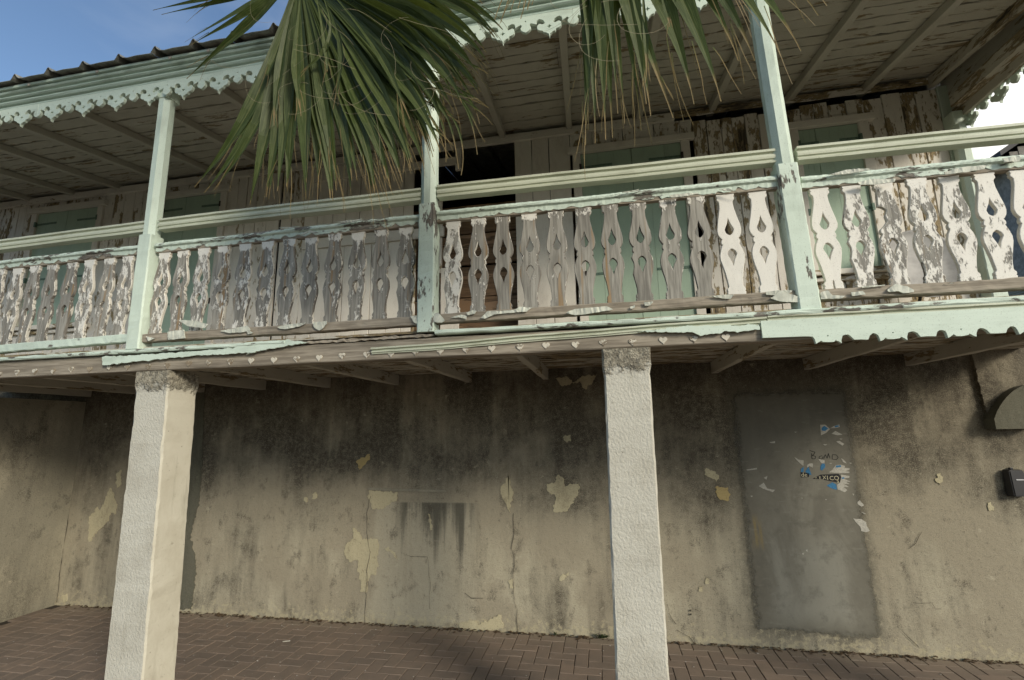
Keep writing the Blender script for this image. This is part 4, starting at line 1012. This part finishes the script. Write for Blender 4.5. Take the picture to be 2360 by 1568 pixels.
nb = tag(empty('neighbour_house', (10, 10, 0)), 'blue grey neighbouring house with dark tin roof far right', 'house')
nw = box('wall', (7.25, 9.0, 0), (12.9, 15, 6.3), M_nbwall, nb)
x = 7.27
while x < 12.8:
    board('wall_board', (x + .07, 8.992, 2.0), (x + .07, 8.992, min(6.3 + (min(x, 20 - x) - 7.0) * .6, 8)), X_, .13, .016, M_nbwall, nb); x += .14
V = [(7.25, 9.01, 6.3), (12.9, 9.01, 6.3), (10.05, 9.01, 8.1), (7.25, 15, 6.3), (12.9, 15, 6.3), (10.05, 15, 8.1)]
mesh('gable', V, [(0, 1, 2), (3, 5, 4), (0, 2, 5, 3), (1, 4, 5, 2)], M_nbwall, nb)
for sgn in (1, -1):
    e = 10.05 - 3.25 * sgn
    for i in range(13):
        y_ = 8.55 + i * .55
        V = [(e, y_, 6.19), (10.05, y_, 8.25), (10.05, y_ + .54, 8.25), (e, y_ + .54, 6.19), (e, y_, 6.28), (10.05, y_, 8.34), (10.05, y_ + .54, 8.34), (e, y_ + .54, 6.28)]
        fixn(mesh('roof_sheet', V, [(0, 1, 2, 3), (4, 5, 6, 7), (0, 4, 5, 1), (1, 5, 6, 2), (2, 6, 7, 3), (3, 7, 4, 0)], M_nbroof, nb))

# ------------------------------------------------------------------ fan palm hanging in from above
palm = tag(empty('fan_palm', (-.6, -2.3, 0)), 'green fan palm whose fronds hang into the picture from above', 'palm tree')
crown = Vector((-.5, .1, 5.7))
tp_ = [Vector((-.6, -2.3, -.05)), Vector((-.62, -2.1, 1.6)), Vector((-.6, -1.5, 3.4)), Vector((-.55, -.75, 4.8)), crown]
V = []; F = []; kk = 14; ns = 30
for i in range(ns + 1):
    t = i / ns * (len(tp_) - 1); a = min(int(t), len(tp_) - 2); f_ = t - a; c_ = tp_[a].lerp(tp_[a + 1], f_); r_ = .17 - .05 * i / ns + (.012 if i % 2 else 0)
    d = (tp_[a + 1] - tp_[a]).normalized(); u = d.cross(X_).normalized(); v = d.cross(u)
    for j in range(kk): V.append(c_ + (u * math.cos(j * 6.2832 / kk) + v * math.sin(j * 6.2832 / kk)) * r_ * R.uniform(.96, 1.04))
for i in range(ns):
    for j in range(kk): F.append((i * kk + j, i * kk + (j + 1) % kk, (i + 1) * kk + (j + 1) % kk, (i + 1) * kk + j))
mesh('trunk', V, F, M_trunk, palm, smooth=True)
def bez(P, t):
    P = list(P)
    while len(P) > 1: P = [a.lerp(b, t) for a, b in zip(P, P[1:])]
    return P[0]
def segment(fr, pts, wd, face, split=2, fold=.30, dry0=.80, n=16, nm='leaf_segment', pk=.52, pw=1.25):
    """one pleat of a fan leaf: V-folded strip along a curve, its tip frayed into threads"""
    V = []; F = []; D = []; A = []; L = []
    for i in range(n + 1):
        t = i / n; p = bez(pts, t); d = (bez(pts, min(1, t + .01)) - bez(pts, max(0, t - .01))).normalized()
        s = d.cross(face).normalized(); up = s.cross(d).normalized()
        wv = wd * min(1, (t / pk)) * (1 if t < pk else max(.0, 1 - (t - pk) / (1 - pk)) ** pw) * .5
        wv = max(wv, .0018)
        V += [p - s * wv, p - up * wv * fold * 2 * (1 if t < .6 else .7), p + s * wv]
        dv = max(0, (t - dry0) / (1 - dry0)) * 1.2
        D += [dv] * 3; A += [-1, 0, 1]; L += [t * 10] * 3
        if i: a = (i - 1) * 3; F += [(a, a + 1, a + 4, a + 3), (a + 1, a + 2, a + 5, a + 4)]
    for q in range(split):                          # frayed threads
        t0 = R.uniform(.62, .86); p = bez(pts, t0); d = (bez(pts, t0 + .02) - bez(pts, t0 - .02)).normalized(); s = d.cross(face).normalized()
        ln = R.uniform(.10, .22) * (pts[-1] - pts[0]).length; sg = R.choice((-1, 1)); cur = p + s * sg * wd * .2; dirv = (d + s * sg * R.uniform(.03, .22) + face * R.uniform(-.15, .15)).normalized(); prev = None
        for j in range(6):
            ww = .0016 * (1 - j / 6) + .0004; a = len(V); V += [cur - s * ww, cur + s * ww]; D += [.55 + .1 * j] * 2; A += [.5, .5]; L += [t0 * 10] * 2
            if prev is not None: F.append((prev, prev + 1, a + 1, a))
            prev = a; dirv = (dirv + Vector((0, 0, -.10)) + s * R.uniform(-.1, .1)).normalized(); cur = cur + dirv * ln / 5
    return mesh(nm, V, F, M_leaf, fr, smooth=False, attrs={'dry': D, 'across': A, 'along': L})
def petiole(fr, pts, r_=.014):
    V = []; F = []; n = 14
    for i in range(n + 1):
        p = bez(pts, i / n); d = (bez(pts, min(1, i / n + .02)) - bez(pts, max(0, i / n - .02))).normalized(); u = d.cross(X_).normalized(); v = d.cross(u)
        for j in range(6): V.append(p + (u * math.cos(j * 1.047) * .6 + v * math.sin(j * 1.047)) * r_)
    for i in range(n):
        for j in range(6): F.append((i * 6 + j, i * 6 + (j + 1) % 6, (i + 1) * 6 + (j + 1) % 6, (i + 1) * 6 + j))
    return mesh('petiole', V, F, M_leaf, fr, smooth=True, attrs={'dry': [0.] * len(V), 'across': [0.] * len(V), 'along': [0.] * len(V)})
def fan(hub_px, Y, tips, label, dens, face, wd, jy=.05, bow=.10):
    hub = at(*hub_px, Y); fr = empty('frond', hub, palm, label)
    tot = len(tips) - 1; nseg = dens
    out_ = []
    for i in range(nseg):
        u = i / (nseg - 1) * tot; a = min(int(u), tot - 1); f_ = u - a
        tx = tips[a][0] + (tips[a + 1][0] - tips[a][0]) * f_ + R.uniform(-14, 14); ty = tips[a][1] + (tips[a + 1][1] - tips[a][1]) * f_ + R.uniform(-22, 16)
        dpt = tips[a][2] + (tips[a + 1][2] - tips[a][2]) * f_
        out_.append((tx, ty, dpt))
    return fr, hub, out_
# frond one, the big one left of centre
FACE = Vector((.05, -1, -.15)).normalized()
H1 = (688, -62); Y1 = 1.95
hub = at(*H1, Y1); fr1 = empty('frond', hub, palm, 'large fan frond hanging in front of the balcony left of centre')
left = (((352, 24), (540, -10), .045), ((372, 34), (560, 0), .04), ((425, 98), (570, 20), .05), ((440, 104), (585, 30), .05), ((430, 182), (575, 60), .055), ((470, 150), (600, 45), .045),
        ((448, 432), (596, 270), .075), ((470, 446), (610, 290), .08), ((492, 440), (628, 270), .08), ((520, 380), (612, 240), .07))
for i, (tp_px, md_px, wd) in enumerate(left):
    segment(fr1, [hub, at((H1[0] * 2 + md_px[0]) / 3, (H1[1] * 2 + md_px[1]) / 3 - 6, Y1 - .03), at(*md_px, Y1 - .06 + R.uniform(-.03, .03)), at((md_px[0] + tp_px[0]) / 2 - 4, (md_px[1] + tp_px[1]) / 2 - 6, Y1 - .03), at(*tp_px, Y1 + .05)], wd, (FACE + Vector((R.uniform(-.5, .5), 0, R.uniform(-.3, .3)))).normalized(), split=R.randint(1, 2), dry0=R.uniform(.86, .94), fold=R.uniform(.2, .4))
tips1 = [(572, 462, .03), (610, 452, .03), (652, 474, .03), (700, 445, .02), (760, 468, .02), (800, 440, .02), (842, 452, 0), (880, 425, 0), (925, 432, -.02), (952, 400, -.02), (985, 380, -.03), (1005, 345, -.04), (1012, 290, -.05), (1046, 285, -.05), (1060, 235, -.06), (1095, 230, -.06), (1108, 180, -.05), (1150, 118, -.04), (1120, 52, 0), (1080, 20, 0)]
nseg = 56
for i in range(nseg):
    u = (i / (nseg - 1)) ** .92 * (len(tips1) - 1); a = min(int(u), len(tips1) - 2); f_ = u - a
    tx = tips1[a][0] + (tips1[a + 1][0] - tips1[a][0]) * f_ + R.uniform(-14, 14); ty = tips1[a][1] + (tips1[a + 1][1] - tips1[a][1]) * f_ + R.uniform(-50, 12)
    dp = tips1[a][2] + (tips1[a + 1][2] - tips1[a][2]) * f_
    ang = math.atan2(ty - H1[1], tx - H1[0]); Lp = math.hypot(tx - H1[0], ty - H1[1])
    arch = max(0, math.cos(ang)) * 120 * R.uniform(.7, 1.15)           # the right hand pleats arch over before they hang
    nx_, ny_ = math.sin(ang), -math.cos(ang)
    P_tip = at(tx, ty, Y1 + dp + R.uniform(-.03, .03))
    P_mid = at(H1[0] + math.cos(ang) * Lp * .60 + nx_ * arch * .7, H1[1] + math.sin(ang) * Lp * .60 + ny_ * arch * .7, Y1 - .09 + dp * .5 + (.024 if i % 2 else -.024))
    P_q = at(H1[0] + math.cos(ang) * Lp * .28 + nx_ * arch * .3, H1[1] + math.sin(ang) * Lp * .28 + ny_ * arch * .3, Y1 - .05 + (.010 if i % 2 else -.010))
    P_e = at(H1[0] + math.cos(ang) * Lp * .86 + nx_ * arch * .45, H1[1] + math.sin(ang) * Lp * .86 + ny_ * arch * .45, Y1 - .04 + dp)
    wd = .088 * R.uniform(.8, 1.15)
    fc = (FACE + Vector((R.uniform(-.45, .45), 0, (-.8 if math.cos(ang) > .62 else .35) + R.uniform(-.2, .2)))).normalized()
    segment(fr1, [hub, P_q, P_mid, P_e, P_tip], wd, fc, split=R.randint(1, 3), dry0=R.uniform(.80, .95), fold=R.uniform(.2, .42))
# short bent and broken pleats lying over the fan
for pts, wd in ((((690, -40), (655, 60), (640, 160), (630, 245), (632, 290)), .05), (((694, -40), (690, 80), (668, 160), (690, 215), (694, 268)), .05), (((720, -50), (745, 60), (752, 110), (758, 170), (752, 168)), .03), (((715, -50), (792, 60), (800, 120), (775, 205), (768, 252)), .035), (((720, -50), (800, 70), (760, 125), (710, 150), (690, 172)), .028), (((700, -45), (660, 40), (620, 150), (608, 190), (618, 170)), .045), (((730, -55), (860, 90), (890, 130), (920, 220), (945, 275)), .04)):
    segment(fr1, [at(x_, y_, Y1 - .14 + .012 * q) for q, (x_, y_) in enumerate(pts)], wd, (FACE + Vector((R.uniform(-.5, .5), 0, 0))).normalized(), split=3, dry0=.66)
for q in range(26):
    x_ = R.uniform(900, 1090); y_ = 120 + R.uniform(0, 150) + max(0, (1000 - x_)) * .5; e_ = R.uniform(60, 150)
    segment(fr1, [at(x_ - 70, y_ - 40, Y1 - .05), at(x_, y_ - 10, Y1 - .06), at(x_ + R.uniform(0, 22), y_ + e_ * .5, Y1 - .05), at(x_ + R.uniform(0, 34), y_ + e_, Y1 - .04)], .011, FACE, split=0, dry0=.30)
for q in range(12):
    x_ = R.uniform(960, 1110); y_ = 130 + R.uniform(0, 170)
    segment(fr1, [at(x_ - 60, y_ - 24, Y1 - .05), at(x_, y_, Y1 - .06), at(x_ + R.uniform(20, 60), y_ + R.uniform(14, 50), Y1 - .05)], .010, FACE, split=0, dry0=.2)
petiole(fr1, [crown, crown + Vector((-.3, .9, .35)), hub + Vector((.1, -.35, .45)), hub])
# curly fibres
def fibres(fr, hubpx, Y, n, spanx, spany):
    V = []; F = []
    for _ in range(n):
        x_, y_ = R.uniform(*spanx), R.uniform(*spany); p = at(x_, y_, Y - R.uniform(.1, .2)); d = Vector((R.uniform(-1, 1), R.uniform(-.2, .2), R.uniform(-1, .3))).normalized(); cv = R.uniform(-.5, .5); prev = None
        for j in range(14):
            s = d.cross(Y_).normalized() * .0006; a = len(V); V += [p - s, p + s]
            if prev is not None: F.append((prev, prev + 1, a + 1, a))
            prev = a; d = (Matrix.Rotation(cv * .5, 3, 'Y') @ d + Vector((0, R.uniform(-.1, .1), -.04))).normalized(); p = p + d * .022; cv += R.uniform(-.12, .12)
    tag(mesh('fibre', V, F, M_fibre, fr), kind='stuff')
fibres(fr1, H1, Y1, 26, (560, 1000), (0, 260))
# frond two, nearer, at the top right
H2 = (1350, -470); Y2 = 1.55
hub2 = at(*H2, Y2); fr2 = empty('frond', hub2, palm, 'fan frond with drooping fingers hanging in at the top right of centre')
FACE2 = Vector((-.1, -1, -.1)).normalized()
t2 = [(1356, 300, 66), (1350, 335, 40), (1372, 330, 66), (1380, 322, 50), (1396, 322, 60), (1412, 318, 66), (1424, 262, 40), (1440, 285, 50), (1455, 312, 60), (1478, 300, 36), (1490, 240, 84), (1500, 268, 74), (1548, 262, 60), (1600, 240, 92), (1626, 240, 60), (1662, 234, 88), (1692, 228, 60), (1702, 140, 72), (1740, 140, 76), (1765, 132, 60), (1800, 130, 80), (1846, 118, 88), (1838, 96, 60), (1886, 36, 82), (1906, 14, 70), (1960, -30, 80), (2010, -90, 80)]
for i, (tx, ty, wpx) in enumerate(t2):
    if i in (3, 8, 12, 14, 16, 19, 22): continue
    ang = math.atan2(ty - H2[1], tx - H2[0]); Lp = math.hypot(tx - H2[0], ty - H2[1])
    j = (.03 if i % 2 else -.03)
    P_tip = at(tx, ty, Y2 + R.uniform(-.04, .04)); c1_ = at(H2[0] + (tx - H2[0]) * .30, H2[1] + (ty - H2[1]) * .28 - 14, Y2 - .05 + j * .4)
    c2_ = at(H2[0] + (tx - H2[0]) * .64, H2[1] + (ty - H2[1]) * .58 - 10, Y2 - .06 + j); c3_ = at(H2[0] + (tx - H2[0]) * .90, H2[1] + (ty - H2[1]) * .82, Y2 - .02 + j * .5)
    segment(fr2, [hub2, c1_, c2_, c3_, P_tip], wpx / FPX * 1.75 * 1.0, (FACE2 + Vector((R.uniform(-.5, .5), 0, R.uniform(-.2, .2)))).normalized(), split=R.randint(1, 3), dry0=R.uniform(.70, .80), fold=R.uniform(.15, .35), pk=.45, pw=1.75)
for pts, wd in ((((1450, -80), (1452, 0), (1490, 90), (1515, 170), (1552, 272)), .03), (((1500, -80), (1530, 0), (1540, 30), (1545, 50), (1543, 62)), .02), (((1478, -60), (1485, 20), (1487, 90), (1496, 150), (1487, 192)), .02)):
    segment(fr2, [at(x_, y_, Y2 - .1) for x_, y_ in pts], wd, FACE2, split=2, dry0=.35)
for tx, ty in ((1140, 46), (1154, 52), (1176, 30), (1194, 20), (1200, 44), (1215, 24), (1226, 12)):
    segment(fr2, [hub2, at(1290, -330, Y2 - .04), at(1250, -160, Y2 - .05), at(tx + 26, ty - 90, Y2), at(tx, ty, Y2)], .030, FACE2, split=1, dry0=.72)
petiole(fr2, [crown, crown + Vector((.3, .5, .3)), hub2 + Vector((-.05, -.3, .3)), hub2])
fibres(fr2, H2, Y2, 7, (1350, 1480), (-40, 60))

# dry palm behind the right end of the balcony
dp = tag(empty('dry_palm', (4.75, 6.2, 0)), 'dry palm fronds seen between the balusters at the far right', 'palm tree')
V, F = loft([(.10 * math.cos(q * 1.047), .10 * math.sin(q * 1.047)) for q in range(6)], (4.9, 6.3, -.02), (4.8, 6.2, 2.9), X_, Y_, 8, .008, 4)
mesh('trunk', V, F, M_trunk, dp)
for q in range(12):
    a = rad(q * 30 + R.uniform(-10, 10)); e = R.uniform(-.2, 1.0); base = Vector((4.8, 6.2, 2.88)); L = R.uniform(1.2, 1.7)
    d = Vector((math.cos(a) * math.cos(e), math.sin(a) * math.cos(e), math.sin(e)))
    pts = [base, base + d * L * .5, base + d * L * .8 - Z_ * .15, base + d * L - Z_ * .55]
    V = []; F = []; D = []
    for i in range(26):
        t = .15 + .85 * i / 25; p_ = bez(pts, t); dd = (bez(pts, min(1, t + .02)) - bez(pts, t - .02)).normalized(); s = dd.cross(Z_).normalized()
        for sg in (-1, 1):
            tip = p_ + (s * sg + dd * .7 - Z_ * .5).normalized() * .42 * math.sin(math.pi * min(1, t + .08)) ** .6
            k = len(V); V += [p_ - dd * .010, p_ + dd * .010, tip]; F.append((k, k + 1, k + 2)); D += [.2 if q % 3 else 1.0] * 3
    mesh('frond', V, F, M_leaf, dp, attrs={'dry': D, 'across': [0.5] * len(V), 'along': [0.] * len(V)})

# the rest of the crown, above the picture
def unseen(p):
    v = p - Vector((0, 0, CAMZ)); d = v.dot(FW)
    if d < .05: return True
    px = 1180 + FPX * v.dot(RI) / d; py = 784 - FPX * v.dot(UP) / d
    return py < -40 or px < -60 or px > 2420 or py > 1620
for q in range(7):
    a = rad(q * 51 + 15); e = (.15, .45, .9)[q % 3] + R.uniform(-.1, .1); ax = Vector((math.cos(a) * math.cos(e), math.sin(a) * math.cos(e), math.sin(e)))
    hb = crown + ax * .75; side = ax.cross(Z_).normalized(); upv = side.cross(ax).normalized(); V = []; F = []; D = []
    for k in range(34):
        t = rad(-115 + 230 * k / 33); dr = ax * math.cos(t) + side * math.sin(t); L = 1.0 * R.uniform(.85, 1.05); nn_ = upv
        pts = [hb, hb + dr * L * .5 + nn_ * (.02 if k % 2 else -.02), hb + dr * L * .85 - Z_ * .12, hb + dr * L - Z_ * .35]
        st = dr.cross(upv).normalized()
        if not all(unseen(bez(pts, q_ / 10)) for q_ in range(11)): continue
        b0 = len(V)
        for i in range(9):
            tt = i / 8; p_ = bez(pts, tt); wv = .045 * min(1, tt / .55) * (1 if tt < .55 else (1 - (tt - .55) / .45)) + .002
            V += [p_ - st * wv, p_ + st * wv]; D += [max(0, tt - .75) * 3] * 2
            if i: c_ = b0 + i * 2; F.append((c_ - 2, c_ - 1, c_ + 1, c_))
    if V: mesh('frond', V, F, M_leaf, palm, attrs={'dry': D, 'across': [.5] * len(V), 'along': [0.] * len(V)})
